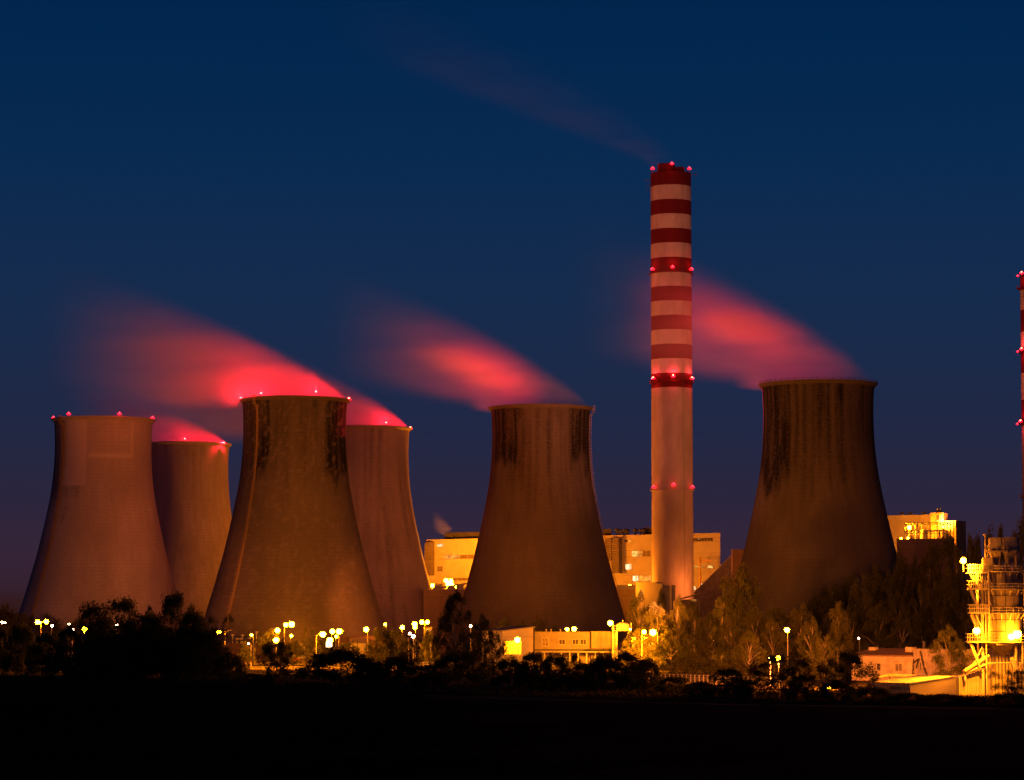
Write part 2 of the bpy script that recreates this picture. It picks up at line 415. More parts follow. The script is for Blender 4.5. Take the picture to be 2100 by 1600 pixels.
for yy in (552, 776, 999):
    zz = Z(yy, CH_Y - 10) - 1.3; q = MB(); q.lathe([(9.9, zz), (11.0, zz), (11.0, zz + .12), (9.9, zz + .12)], n=48); q.lathe([(10.95, zz + 1.0), (10.95, zz + 1.12)], n=48)
    for i in range(36): t = 2 * math.pi * i / 36; q.box(10.95 * math.sin(t) - .04, 10.95 * math.sin(t) + .04, -10.95 * math.cos(t) - .04, -10.95 * math.cos(t) + .04, zz + .12, zz + 1.05)
    q.build("lamp_platform", M_CR if yy < 900 else M_CC, CH)
# the second chimney, cut by the right edge of the photo
C2Y = 1480
C2, C2H = chimney(2124, C2Y, 8.6, 9.9, 560, [560, 592, 633, 678, 720, 763, 818, 866], "second striped chimney with balconies, cut off by the right edge of the photo")
for zb, rb in ((592, 1.9), (722, 1.3), (870, 1.5), (1019, 1.6)):
    zz = Z(zb, C2Y); q = MB(); r_ = 9.9 - 1.3 * zz / C2H
    q.lathe([(r_, zz - .8), (r_ + rb, zz), (r_ + rb, zz + .2), (r_, zz + .2)], n=48)
    q.lathe([(r_ + rb - .05, zz + 1.2), (r_ + rb - .05, zz + 1.35)], n=48)
    for i in range(40):
        t = 2 * math.pi * i / 40; q.box((r_ + rb) * math.sin(t) - .06, (r_ + rb) * math.sin(t) + .06, -(r_ + rb) * math.cos(t) - .06, -(r_ + rb) * math.cos(t) + .06, zz, zz + 1.3)
    q.build("balcony", M_CR if zb < 700 else (M_CR if zb < 900 else M_CC), C2)
for (px_, py_, pw) in ((2095, 560, 4000), (2087, 566, 0), (2095, 716, 6000), (2087, 721, 0), (2093, 864, 6000), (2086, 870, 0)):
    p = P(px_, py_, C2Y - 6); beacon(C2, C2.location, 0, p, .55 if pw else .35, strong=bool(pw), power=0)
    if pw: lamp("POINT", p - Vector(C2.location) + Vector((-1.2, -1.5, .2)), pw, (1, .03, .05), .3, name="beacon_glow").parent = C2

# ------------------------------------------------------------ steam
def plume(name, label, group, loc, R0, k, p, L, D, U, blow=.35, wid=.12, soft=.5, blob=None, drift=0., bot0=-1.2, seed=0, low=0., step=None):
    top = lambda u: k * max(u, 0.001) ** p
    bot = lambda u: bot0 + max(u - 2 * R0, 0) * blow - low * min(1, max(u - 2 * R0, 0) / 25)
    w = lambda u: R0 * min(1, (max(u, .001) / (.55 * R0)) ** .5) * .97 + wid * u
    q = MB(); secs = []
    N = 34
    for i in range(N + 1):
        u = .3 + (U - .3) * (i / N) ** 1.3; t, b, ww = top(u) * 1.06 + .3, bot(u) - .3, w(u) * 1.03
        x = R0 - u; yc = drift * u; m_ = []
        for j in range(20):
            a = 2 * math.pi * j / 20; cx, sx = math.cos(a), math.sin(a)
            ex = .38; m_.append((x, yc + ww * math.copysign(abs(cx) ** ex, cx), (t + b) / 2 + (t - b) / 2 * math.copysign(abs(sx) ** ex, sx)))
        secs.append(m_)
    vs = [v for s_ in secs for v in s_]; fs = []
    for i in range(N):
        for j in range(20):
            a = i * 20 + j; b = i * 20 + (j + 1) % 20; fs.append((a, b, b + 20, a + 20))
    fs += [tuple(range(20))[::-1], tuple(range(N * 20, N * 20 + 20))]
    q.add(vs, fs)
    m = newmat("steam"); nt = m.node_tree; nt.nodes.remove(nt.nodes["Principled BSDF"])
    out = nt.nodes["Material Output"]; pv = nt.nodes.new("ShaderNodeVolumePrincipled"); nt.links.new(pv.outputs[0], out.inputs["Volume"])
    pv.inputs["Color"].default_value = (1, 1, 1, 1); pv.inputs["Anisotropy"].default_value = 0.0
    t_ = nt.nodes.new("ShaderNodeTexCoord"); s_ = nt.nodes.new("ShaderNodeSeparateXYZ"); nt.links.new(t_.outputs["Object"], s_.inputs[0])
    X, Yv, Zv = (E(nt, s_.outputs[i]) for i in range(3))
    u = (X.neg() + R0).op("MAXIMUM", .01)
    tp = u.op("POWER", p) * k
    bt = (u - 2 * R0).op("MAXIMUM", 0.) * blow + bot0
    if low: bt = bt - ((u - 2 * R0).op("MAXIMUM", 0.) / 25.).op("MINIMUM", 1.) * low
    h = (Zv - bt) / (tp - bt).op("MAXIMUM", .5)
    wd = (u / (.55 * R0)).op("POWER", .5).op("MINIMUM", 1.) * (R0 * .97) + u * wid
    yy = (Yv - u * drift).op("ABSOLUTE") / wd
    nz = noise_val(nt, 1.0, 4, stretch=(.010 + seed * .001, .05, .085)).ss(.3, .72) * .75 + noise_val(nt, 1.0, 3, stretch=(.035, .09, .16)).ss(.3, .75) * .35
    botsoft = h.ss(0, .22)
    inside = E(nt, (u - 2 * R0).ss(0, 12).so)            # over the tower mouth the steam is dense right down to the rim
    hb = botsoft * inside + (inside.neg() + 1.)
    d = hb * (h.ss(1 - soft, 1.04).neg() + 1.) * (yy.ss(.45, 1.0).neg() + 1.) * (u / (-L)).op("EXPONENT") * (u.ss(U * .55, U * .99).neg() + 1.) * (nz * .85 + .45)
    if blob:
        bx, bz, sx, sz, amp = blob
        rr_ = ((X - bx) / sx).op("POWER", 2.) + ((Zv - bz - (X - bx) * -.28) / sz).op("POWER", 2.) 
        g = (rr_ * -1.).op("EXPONENT") * amp + 1.
        d = d * g
    d = (d * D).op("MAXIMUM", 0.)
    nt.links.new(d.so, pv.inputs["Density"])
    m.cycles.volume_sampling = "MULTIPLE_IMPORTANCE"; 
    o = q.build(name, m, None, loc=loc)
    import bmesh
    bm = bmesh.new(); bm.from_mesh(o.data); bmesh.ops.recalc_face_normals(bm, faces=bm.faces); bm.to_mesh(o.data); bm.free()
    tag(o, label, "steam", group)
    return o
G = "steam plumes drifting off the cooling towers"
def tp(i): r, Y, H, ox, rr = TW[i]; return (ox, Y, H + .1)
rz_ = 21.9
plume("steam_plume", "bright red steam streaming left off the large stained cooling tower", G, tp(2), rz_, 1.68, .75, 58, .040, 135, blow=.08, low=7)
plume("steam_plume", "red steam off the tower tucked behind the large stained one", G, tp(3), rz_, 1.72, .75, 105, .045, 150, blow=.05, low=9)
plume("steam_plume", "low red steam over the half hidden cooling tower beside the pale one", G, tp(1), rz_, 1.35, .75, 45, .05, 90, blow=.12, low=3)
plume("steam_plume", "soft crimson steam cloud above the dark cooling tower left of the chimney", G, tp(4), rz_, 2.0, .74, 66, .0125, 125, blow=.17, soft=.42, low=1, seed=2, blob=(-28, 17, 18, 5.5, 4.5))
plume("steam_plume", "crimson steam cloud arching from the darkest tower towards the striped chimney", G, tp(5), rz_, 2.08, .74, 76, .0125, 125, blow=.14, soft=.42, low=1, seed=4, blob=(-30, 24, 16, 6.5, 4.5))
cl = CH.location
plume("smoke_plume", "faint violet smoke trail rising left from the top of the striped chimney", None, (cl.x + 1, cl.y, CHH + 3), 5, 2.9, .70, 110, .0042, 190, blow=.36, wid=.13, soft=.8)
plume("steam_puff", "small pinkish steam puff on the roof of the boiler house", None, P(931, 1096, 1440), 1.5, 1.9, .8, 12, .12, 14, blow=.3, wid=.2, soft=.7)
# added red spots beside the chimney's middle beacons, aimed at the two steam clouds
bz = Z(776, CH_Y)
for (i, bx, bzz, pw) in ((4, -28, 17.5, 3.8e6), (5, -30, 23, 8.5e6)):
    r, Y, H, ox, rr = TW[i]; tgt = (ox + bx, Y, H + bzz)
    s_ = -1 if i == 4 else 1
    lamp("SPOT", (cl.x + s_ * 11.5, cl.y - 8, bz), pw, (1, .012, .03), .5, CH, tgt, 25, 1.0, name="added_red_spot")
# ------------------------------------------------------------ buildings
M_WALL = mat("pale_cladding", (.42, .39, .34), .8, .1, .15, spec=.15)
M_RENDERW = mat("rendered_wall", (.2, .18, .145), .9, .16, .5, spec=.1)
M_OLDW = mat("old_rendered_wall", (.38, .33, .26), .95, .3, .45, spec=.1)
M_ROOF = mat("roof_felt", (.09, .08, .075), .9, .3, .5)
M_DUCT = mat("duct_cladding", (.16, .13, .12), .6, .15, .4, corr=(2, 1.0))
M_DARK = mat("dark_cladding", (.05, .045, .045), .8, .3, .3)
M_CORR = mat("corrugated_sheet", (.42, .40, .34), .6, .1, .3, corr=(0, .55))
M_FRAME = mat("window_frame", (.4, .36, .3), .6, .1, 1)
M_GLASS = mat("dark_glass", (.05, .04, .035), .4, .4, .5, spec=.3)
M_BLIND = mat("blind_glass", (.15, .12, .09), .5, .3, .8, spec=.2)
M_LITY = litpane("lit_yellow", (1, .6, .14), 1.6, .5)
M_LITW = litpane("lit_white", (1, .85, .5), 1.7, .6)
M_LITO = litpane("lit_orange", (1, .36, .05), 1.1, .4)
M_SEAM = mat("panel_seam", (.2, .17, .14), .9, .1, 1)

class Face:
    """front face of a building from ground point A to B (A left of B), local x along it, y into the building"""
    def __init__(s, A, B):
        s.A = Vector((A[0], A[1], A[2] if len(A) > 2 else 0)); s.B = Vector((B[0], B[1], s.A.z))
        s.L = (s.B - s.A).length; s.ang = math.atan2(s.B.y - s.A.y, s.B.x - s.A.x)
        s.ux = (s.B - s.A) / s.L; s.n = Vector((s.ux.y, -s.ux.x, 0))
    def uv(s, px, py):
        d = P(px, py, 1.0) - cam.location; t = (s.A - cam.location).dot(s.n) / d.dot(s.n)
        p = Vector(cam.location) + d * t; return (p - s.A).dot(s.ux), p.z - s.A.z
    def root(s, name, label, cat, group=None): return tag(empty(name, s.A, s.ang), label, cat, group)
def pxface(x0, Y0, x1, Y1, z=0): a = P(x0, 1275, Y0); b = P(x1, 1275, Y1); return Face((a.x, a.y, z), (b.x, b.y))
def shear(objs, fc):
    """give the block the slanted end wall the site plan has: depth runs straight away from the field"""
    w = Vector((fc.B.x, fc.B.y, 0)).normalized(); sk = w.dot(fc.ux) / w.dot(-fc.n) - .03
    for o in objs:
        for v in o.data.vertices: v.co.x += sk * v.co.y
def box_building(name, fc, H, D, wm, label, cat, parapet=.6, roofm=None, group=None, z0=-.5, skew=False):
    r = fc.root(name, label, cat, group)
    q = MB(); q.box(0, fc.L, 0, D, z0, H); q.build("wall", wm, r)
    q = MB(); q.box(-.15, fc.L + .15, -.15, .35, H + .003, H + parapet); q.box(-.15, fc.L + .15, D - .35, D + .15, H + .003, H + parapet)
    q.box(-.15, .35, .352, D - .352, H + .003, H + parapet); q.box(fc.L - .35, fc.L + .15, .352, D - .352, H + .003, H + parapet)
    q.box(.352, fc.L - .352, .352, D - .352, H + .003, H + .12, 1)
    rf = q.build("roof", [wm, roofm or M_ROOF], r)
    if skew: shear([c for c in r.children if c.name.split(".")[0] in ("wall", "roof")], fc)
    return r
def window(r, fc, x0, y0, x1, y1, pm, cols=1, rows=1, name="window", depth=.12, sill=False):
    a0, za = fc.uv(x0, y1); a1, zb = fc.uv(x1, y0)
    t = .12 if (a1 - a0) > 1.5 else .08
    q = MB(); q.box(a0 - t, a1 + t, -depth, -.003, za - t, za); q.box(a0 - t, a1 + t, -depth, -.003, zb, zb + t)
    q.box(a0 - t, a0, -depth, -.003, za, zb); q.box(a1, a1 + t, -depth, -.003, za, zb)
    for i in range(1, cols): x = a0 + (a1 - a0) * i / cols; q.box(x - t * .4, x + t * .4, -depth, -.01, za, zb)
    for i in range(1, rows): z = za + (zb - za) * i / rows; q.box(a0, a1, -depth * .9, -.012, z - t * .3, z + t * .3)
    w = q.build(name, M_FRAME, r)
    q = MB(); q.box(a0, a1, -.05, -.004, za, zb); q.build("pane", pm, w)
    if sill: q = MB(); q.box(a0 - .15, a1 + .15, -.28, -.004, za - .22, za - t - .003); q.build("sill", M_CONC, w)
    return w
def seam(r, fc, pts, t=.14, m=None, name="panel_seam"):
    q = MB()
    for x0, y0, x1, y1 in pts:
        a0, z0 = fc.uv(x0, y0); a1, z1 = fc.uv(x1, y1)
        if abs(a1 - a0) > abs(z1 - z0): q.box(a0, a1, -.06, -.005, z0 - t / 2, z0 + t / 2)
        else: q.box(a0 - t / 2, a0 + t / 2, -.062, -.006, min(z0, z1), max(z0, z1))
    return q.build(name, m or M_SEAM, r)

# boiler house: the long pale block behind tower and chimney
fb = pxface(873, 1441, 1478, 1330)
hb = fb.uv(1478, 1095)[1]
bh = box_building("boiler_house", fb, hb, 46, M_WALL, "long pale boiler house glowing orange behind the dark tower and the striped chimney", "building", .5, skew=True)
window(bh, fb, 897, 1116, 909, 1121, M_LITW); window(bh, fb, 911, 1137.5, 942, 1147, M_LITO, 4); window(bh, fb, 943, 1137.5, 975, 1146.5, M_BLIND, 2)
window(bh, fb, 897, 1162, 908, 1172, M_BLIND, 2, 2); window(bh, fb, 930, 1185, 975, 1191, M_BLIND, 5)
window(bh, fb, 1281, 1107, 1288, 1112, M_GLASS); window(bh, fb, 1289, 1107, 1295, 1112, M_LITO)
window(bh, fb, 1296, 1130, 1309, 1141.5, M_LITY, 2); window(bh, fb, 1310, 1130, 1317, 1141.5, M_LITO); window(bh, fb, 1318, 1130, 1334, 1141, M_BLIND, 2)
window(bh, fb, 1283, 1157, 1295, 1168, M_LITW, 3, 2); window(bh, fb, 1298, 1181, 1309, 1192, M_LITW, 2); window(bh, fb, 1311, 1181, 1336, 1192, M_LITO, 3)
window(bh, fb, 1421, 1103.5, 1462, 1110.5, M_GLASS, 7); window(bh, fb, 1432.5, 1104, 1434.5, 1106, M_LITW)
window(bh, fb, 1421, 1160, 1445, 1165, M_LITO, 5); window(bh, fb, 1452, 1160, 1462, 1165.5, M_LITY, 2)
window(bh, fb, 1421, 1203, 1427, 1210, M_LITW); window(bh, fb, 1437, 1197, 1443, 1206, M_LITW, 2)
seam(bh, fb, [(895, 1137, 911, 1137), (895, 1147, 970, 1147), (1278, 1129.3, 1334, 1129.3), (1278, 1142.5, 1334, 1142.5), (1278, 1180, 1336, 1180), (1278, 1194, 1336, 1194),
              (1420, 1111.5, 1478, 1111.5), (1420, 1135, 1478, 1135), (1420, 1104, 1478, 1104), (1420, 1166, 1478, 1166)])
def duct(x0, x1, y0, y1, hood):
    a0, z1 = fb.uv(x0, y0); a1, z0 = fb.uv(x1, y1); q = MB(); w = a1 - a0
    prof = [(a0, z0), (a0, z1 - w * .5)] + [(a0 + w * .5 * (1 - math.cos(t)), z1 - w * .5 + w * .5 * math.sin(t)) for t in (.4, .8, 1.2, 1.57)] + [(a1, z1), (a1, z0)]
    n = len(prof); vs = [(x, -3.2, z) for x, z in prof] + [(x, -.01, z) for x, z in prof]
    fs = [tuple(range(n))] + [(i, i + n, (i + 1) % n + n, (i + 1) % n) for i in range(n)]
    q.add(vs, fs); q.build("air_duct", M_DUCT, bh)
duct(878, 891, 1112, 1182, 1); duct(1247, 1261, 1104, 1150, 1); duct(1262, 1276, 1103, 1176, 1)
q = MB(); a0, z0 = fb.uv(884, 1201); a1, z1 = fb.uv(905, 1181); q.box(a0, a1, -6, -.01, z0 - 30, z1); q.build("stair_annex", M_WALL, bh)
# roof plant
for x0, x1, y in ((910, 927, 1096), (929, 985, 1094), (1236, 1253, 1088), (1318, 1338, 1085)):
    a0, _ = fb.uv(x0, 1100); a1, zt = fb.uv(x1, y); q = MB(); q.box(a0, a1, 4, 16, hb + .13, zt + 1); shear([q.build("penthouse", M_DARK, bh)], fb)
for x, y, w in ((1259, 1086, 3.2), (1265, 1089, 1.6), (1271, 1088, 3), (1277, 1086.5, 3), (1280, 1088, 2.4), (1297, 1086.5, 3.2), (1308, 1086.5, 3), (1314, 1087, 2.6), (921, 1094, 2)):
    a, zt = fb.uv(x, y); q = MB(); q.lathe([(.5, hb + .13), (.5, zt - .8), (w / 2, zt - .7), (w / 2, zt + .2), (.3, zt + .7)], a, 3, 12, caps=True); q.build("roof_vent", M_DARK, bh)
# crane post on the wall
q = MB(); a, z0 = fb.uv(1447, 1168); _, z1 = fb.uv(1447, 1143); q.tube((a, -5, z0 - 25), (a, -5, z1), .45, n=6)
a2, z2 = fb.uv(1470, 1150); q.tube((a - 1, -5, z2), (a2, -5, z2), .3, n=5); q.tube((a, -5, z1), (a2 - 2, -5, z2), .08, n=4)
o = q.build("jib_crane", mat("crane_yellow", (.6, .34, .05), .5, .2, 1), None); o.location = fb.A; o.rotation_euler.z = fb.ang
tag(o, "yellow jib crane post in front of the boiler house, right of the chimney", "crane")

# lower turbine hall in front, the lamps stand on its roof
ft = pxface(868, 1280, 1322, 1263)
ht = ft.uv(1100, 1213)[1]
th = box_building("turbine_hall", ft, ht, 78, mat("brown_cladding", (.30, .22, .14), .9, .15, .2), "lower brown hall before the boiler house with bright lamps along its roof", "building", .9)
seam(th, ft, [(868, 1225, 960, 1225), (1270, 1222, 1320, 1222)], .3)
q = MB()
for i in range(30):
    x = 2 + i * (ft.L - 4) / 29; q.box(x - .08, x + .08, 1.2, 1.36, ht + .13, ht + 1.7)
for zz in (1.1, 1.65): q.box(2, ft.L - 2, 1.22, 1.34, ht + zz - .06, ht + zz + .06)
q.build("roof_railing", M_STEEL, th)
for x0, x1, y0, m_ in ((1262, 1306, 1206, M_WALL), (884, 900, 1204, M_WALL), (912, 926, 1207, M_WALL), (930, 944, 1204, M_STEEL)):
    a0, _ = ft.uv(x0, 1213); a1, zt = ft.uv(x1, y0); q = MB(); q.box(a0, a1, 7, 10, ht + .13, zt + 1.5); q.build("roof_housing", m_, th)
# sloping pipe on its roof at the left
q = MB(); a0, z0 = ft.uv(884, 1203); a1, z1 = ft.uv(955, 1195); q.tube((a0, 5, ht + 1.2), (a1, 5, ht + 4), .35); q.build("roof_pipe", M_STEEL, th)
# block beside the chimney foot
fx = pxface(1304, 1250, 1347, 1246); hx = fx.uv(1330, 1195)[1]
r = box_building("filter_house", fx, hx, 9, M_WALL, "plain box building touching the left of the striped chimney's foot", "building", .3)
q = MB(); q.box(fx.L, fx.L + 3, -.6, 6, -.5, hx - .6); q.box(fx.L + 3.5, fx.L + 7, 1, 6, -.5, hx - 1.2); q.build("side_wing", M_WALL, r)
# conveyor gallery and transfer tower right of the chimney
pa = P(1424, 1222, 1262); pb = P(1500, 1146, 1262)
q = MB(); dz = Vector((0, 0, 4.2)); off = Vector((0, 5, 0))
pc = Vector((pb.x, pb.y, 0)); pd = Vector((pa.x, pa.y, 0))
q.add([pd, pc, pb + dz * .4, pa + dz * .4, pd + off, pc + off, pb + dz * .4 + off, pa + dz * .4 + off],
      [(0, 1, 2, 3), (7, 6, 5, 4), (3, 2, 6, 7), (4, 5, 1, 0), (0, 3, 7, 4), (1, 5, 6, 2)])
r = tag(empty("conveyor_gallery", (pa.x, pa.y, 0)), "brown conveyor hall with a steep roof climbing right towards the darkest tower", "conveyor")
o = q.build("enclosure", M_OLDW, None); o.parent = r; o.matrix_parent_inverse = Matrix.Translation(-r.location)
fr = pxface(1502.5, 1240, 1545, 1238); r = box_building("transfer_tower", fr, fr.uv(1510, 1128)[1], 12, mat("ochre_cladding", (.45, .28, .12), .9, .15, .3), "orange block at the top of the conveyor gallery, peeping out beside the darkest tower", "building", .3, skew=True)
# dark pitched roof and low hall at the chimney foot
fq = pxface(1394, 1150, 1436, 1142); hq = fq.uv(1400, 1230)[1]
r = fq.root("low_hall", "low hall with a dark sloping roof at the right of the chimney's foot", "building")
q = MB(); q.box(0, fq.L, 0, 12, -.5, hq); q.build("wall", M_RENDERW, r)
q = MB(); h2 = fq.uv(1440, 1219)[1]; q.add([(-.5, -.5, hq), (fq.L, -.5, h2), (fq.L, 12.5, h2), (-.5, 12.5, hq), (-.5, -.5, hq + .5), (fq.L, -.5, h2 + .5), (fq.L, 12.5, h2 + .5), (-.5, 12.5, hq + .5)],
                [(0, 1, 5, 4), (1, 2, 6, 5), (2, 3, 7, 6), (3, 0, 4, 7), (4, 5, 6, 7), (3, 2, 1, 0)]); q.build("roof", M_RENDERW, r)
shear(list(r.children), fq)
window(r, fq, 1419, 1229, 1428, 1233, M_LITO, 2)

# bunker house on the right
fk = pxface(1800, 1330, 1913, 1312); hk = fk.uv(1900, 1057)[1]
r = box_building("bunker_house", fk, hk, 22, M_WALL, "tall orange lit bunker house rising right of the darkest tower", "building", .4, skew=True)
seam(r, fk, [(1835.5, 1058, 1835.5, 1066), (1884.5, 1058, 1884.5, 1072), (1909, 1058, 1909, 1064)], .25)
for x in (1842, 1859, 1887):
    a, z = fk.uv(x, 1056); q = MB(); q.lathe([(.5, z), (.5, z + .8), (1.2, z + .9), (1.2, z + 1.5)], a, 4, 8, caps=True); q.build("roof_vent", M_DARK, r)
fk2 = pxface(1911, 1286, 1938, 1284); r2 = box_building("stair_tower", fk2, fk2.uv(1925, 1053)[1], 12, mat("grey_cladding", (.35, .26, .22), .9, .15, .3), "narrow grey stair tower with a louvre at the end of the bunker house", "building", .3)
window(r2, fk2, 1920, 1057, 1926, 1067, M_GLASS, 1, 5); q = MB(); a, z = fk2.uv(1923, 1052); q.box(a - 1, a + 1, 3, 5, z, z + 2); q.build("roof_vent", M_CONC, r2)
fk3 = pxface(1938, 1286, 1963, 1283); r3 = box_building("side_block", fk3, fk3.uv(1950, 1069)[1], 14, mat("ochre_cladding", (0, 0, 0)), "ochre block at the right end of the bunker house", "building", .3)
fk4 = pxface(1841, 1270, 1950, 1262); h4 = fk4.uv(1900, 1107)[1]
r4 = box_building("bunker_annex", fk4, h4, 14, mat("brown_cladding", (0, 0, 0)), "lower brown annex with a lit terrace under the open steel frame", "building", .5)
seam(r4, fk4, [(1841, 1127, 1880, 1127)], .3)
q = MB()
a0, zt = fk4.uv(1855, 1072); a1, _ = fk4.uv(1948, 1071)
for y in (1, 11):
    for i in range(8): x = a0 + (a1 - a0) * i / 7; q.box(x - .16, x + .16, y - .16, y + .16, h4 + .13, zt)
    for z in (zt, zt - .8, h4 + 3, (h4 + zt) / 2): q.box(a0, a1, y - .14, y + .14, z - .12, z + .12)
for i in range(8): x = a0 + (a1 - a0) * i / 7; q.box(x - .12, x + .12, 1.17, 10.83, zt - .3, zt - .05)
for a_, b_ in ((1, 2), (5, 6)):
    q.tube((a0 + (a1 - a0) * a_ / 7, 1, h4 + .2), (a0 + (a1 - a0) * b_ / 7, 1, zt), .1, n=4)
r5 = tag(empty("steel_frame", fk4.A, fk4.ang), "open steel frame with pipes standing on the lit terrace of the bunker annex", "steel frame")
q.build("frame", M_DSTEEL, r5)
q = MB(); am = (a0 + a1) / 2; q.lathe([(1.9, h4 + .2), (1.9, h4 + 4.5), (.4, h4 + 5.2)], am - 2, 5, 14); q.tube((am - 6, 5, h4 + 4), (am + 6, 5, h4 + 4.4), .4); q.tube((am + 5, 4, h4 + .2), (am + 5, 4, h4 + 4), .5); q.build("vessel", M_STEEL, r5)
q = MB(); q.add([(am + 5.5, 8, h4 + .2), (am + 12, 8, h4 + .2), (am + 6.2, 8, h4 + 5.6), (am + 5.5, 8, h4 + 5.6), (am + 5.5, 9, h4 + .2), (am + 12, 9, h4 + .2), (am + 6.2, 9, h4 + 5.6), (am + 5.5, 9, h4 + 5.6)],
                [(0, 1, 2, 3), (4, 7, 6, 5), (0, 3, 7, 4), (1, 5, 6, 2), (3, 2, 6, 7)]); q.build("chute", M_WALL, r5)

# low office building in the middle
fo = pxface(1094, 850, 1212, 848); ho = fo.uv(1150, 1298)[1]
r = box_building("office_building", fo, ho, 14, M_RENDERW, "long low orange office building with square windows, behind the hedge under the dark tower", "building", .35)
window(r, fo, 1112.5, 1309, 1124, 1325, M_BLIND, 2, 2, sill=True)
for x0, x1 in ((1147, 1158.5), (1174.5, 1186), (1190.5, 1202)): window(r, fo, x0, 1311.5, x1, 1321.5, M_GLASS, 2, sill=True)
seam(r, fo, [(1132.5, 1299, 1132.5, 1332), (1204.5, 1299, 1204.5, 1331)], .12); seam(r, fo, [(1094, 1333, 1211, 1333)], .45, M_DARK, "cornice")
q = MB(); a, z = fo.uv(1150, 1338); q.box(3, fo.L + 9, -5.5, -.01, z, z + .4); q.build("porch_roof", M_CONC, r)
q = MB()
for i in range(9): x = 4 + i * (fo.L + 3) / 8; q.box(x - .15, x + .15, -5.2, -4.9, 0, z - .003)
q.build("porch_posts", M_STEEL, r)
for x in (1116.5, 1127, 1146):
    a, zz = fo.uv(x, 1292); q = MB(); q.lathe([(.16, ho + .1), (.16, zz), (.3, zz), (.3, zz + .2)], a, 5, 8, caps=True); q.build("vent_pipe", M_CONC, r)
fo2 = pxface(1212.5, 847, 1258, 846); r = box_building("office_wing", fo2, fo2.uv(1230, 1296.5)[1], 13, M_RENDERW, "plain windowless wing at the right end of the office building", "building", .25)
q = MB(); a, z = fo2.uv(1212, 1333); q.box(-.4, fo2.L + .6, -3.5, -.01, z, z + .5); q.build("canopy", M_DARK, r)
# shed roofed end with the sign
fs_ = pxface(1031, 832, 1093.5, 838); r = fs_.root("gabled_workshop", "bright yellow workshop wall with a roof sloping down to the left, beside a street lamp", "building")
hl = fs_.uv(1031, 1295)[1]; hr = fs_.uv(1093, 1287)[1]; L = fs_.L
q = MB(); q.add([(0, 0, -.5), (L, 0, -.5), (L, 0, hr), (0, 0, hl), (0, 12, -.5), (L, 12, -.5), (L, 12, hr), (0, 12, hl)], [(0, 1, 2, 3), (5, 4, 7, 6), (1, 5, 6, 2), (4, 0, 3, 7)]); q.build("wall", M_WALL, r)
q = MB(); q.add([(-.4, -.4, hl - .05), (L + .4, -.4, hr - .02), (L + .4, 12.4, hr - .02), (-.4, 12.4, hl - .05), (-.4, -.4, hl + .3), (L + .4, -.4, hr + .33), (L + .4, 12.4, hr + .33), (-.4, 12.4, hl + .3)],
                [(0, 1, 5, 4), (1, 2, 6, 5), (2, 3, 7, 6), (3, 0, 4, 7), (4, 5, 6, 7)]); q.build("roof", M_CONC, r)
seam(r, fs_, [(1031, 1306.5, 1093, 1306.5)], .1)
q = MB(); q.box(L + .1, L + .4, -.3, 0, 0, hr); q.build("downpipe", M_DARK, r)
fw = pxface(1005, 840, 1030, 836); r = box_building("lean_to", fw, fw.uv(1020, 1302)[1], 9, M_RENDERW, "small lean-to behind the birch at the left of the yellow workshop", "building", .2)
fsg = pxface(1033, 802, 1069, 804); sg = tag(empty("sign_board", fsg.A, fsg.ang), "large pale notice board with rows of faded lettering before the yellow workshop", "sign")
a1, zb = fsg.uv(1069, 1342); _, zt = fsg.uv(1069, 1315); q = MB(); q.box(0, fsg.L, 0, .15, zb, zt); q.build("panel", mat("sign_panel", (.5, .45, .36), .8, .12, .6), sg)
q = MB(); rr_ = random.Random(4)
for (y0, y1, xa, xb, st) in ((1321, 1325, 1040, 1058, 2.3), (1328.5, 1331, 1042, 1064, 1.6), (1336, 1338, 1034, 1055, 1.4)):
    x = xa
    while x < xb:
        w_ = st * rr_.uniform(.3, .7); b0, z0 = fsg.uv(x, y1); b1, z1 = fsg.uv(x + w_, y0)
        if rr_.random() < .85: q.box(b0, b1, -.03, -.002, z0, z0 + (z1 - z0) * rr_.uniform(.7, 1))
        x += st * rr_.uniform(.8, 1.3)
q.build("lettering", mat("sign_ink", (.2, .12, .05), .8, .1, 1), sg)
q = MB()
for x in (.5, fsg.L / 2, fsg.L - .5): q.box(x - .12, x + .12, .16, .4, 0, zt)
q.build("posts", M_DSTEEL, sg)
# tank on a ladder tower at the end of the wing
q = MB(); c0 = P(1277, 1292, 842); rt = tag(empty("water_tank", (c0.x, c0.y, 0)), "small round tank on a frame beside the lit ladder at the office wing", "tank")
zt, zb = Z(1277.5, 842), Z(1292, 842); q.lathe([(2.05, zb), (2.05, zt - .4), (1.2, zt), (.15, zt + .2), (.15, zt + .9)], 0, 0, 20, caps=True); q.build("tank_body", M_STEEL, rt, smooth=False)
q = MB()
for x, y in ((-2, -1.5), (2, -1.5), (-2, 1.5), (2, 1.5)): q.box(x - .15, x + .15, y - .15, y + .15, 0, zb)
q.box(-3, 2.6, -2, 2, zb - .3, zb - .003); q.tube((2.6, -1.8, 0), (2.6, -1.8, zt), .12, n=5)
for z in (3, 6): q.box(-2, 2, -1.6, -1.4, z, z + .15)
q.tube((-2, -1.5, 3), (2, -1.5, zb - .3), .08, n=4); q.build("frame", M_STEEL, rt)
q = MB(); c1 = P(1261.5, 1300, 836); zt = Z(1281, 836); rl = tag(empty("ladder_tower", (c1.x, c1.y, 0)), "bright lit ladder mast at the right end of the office wing", "ladder")
for x in (-.65, .65): q.box(x - .1, x + .1, -.1, .1, 0, zt)
for i in range(18): z = .6 + i * (zt - 1) / 17; q.box(-.6, .6, -.05, .05, z - .06, z + .06)
q.build("ladder_frame", M_STEEL, rl)

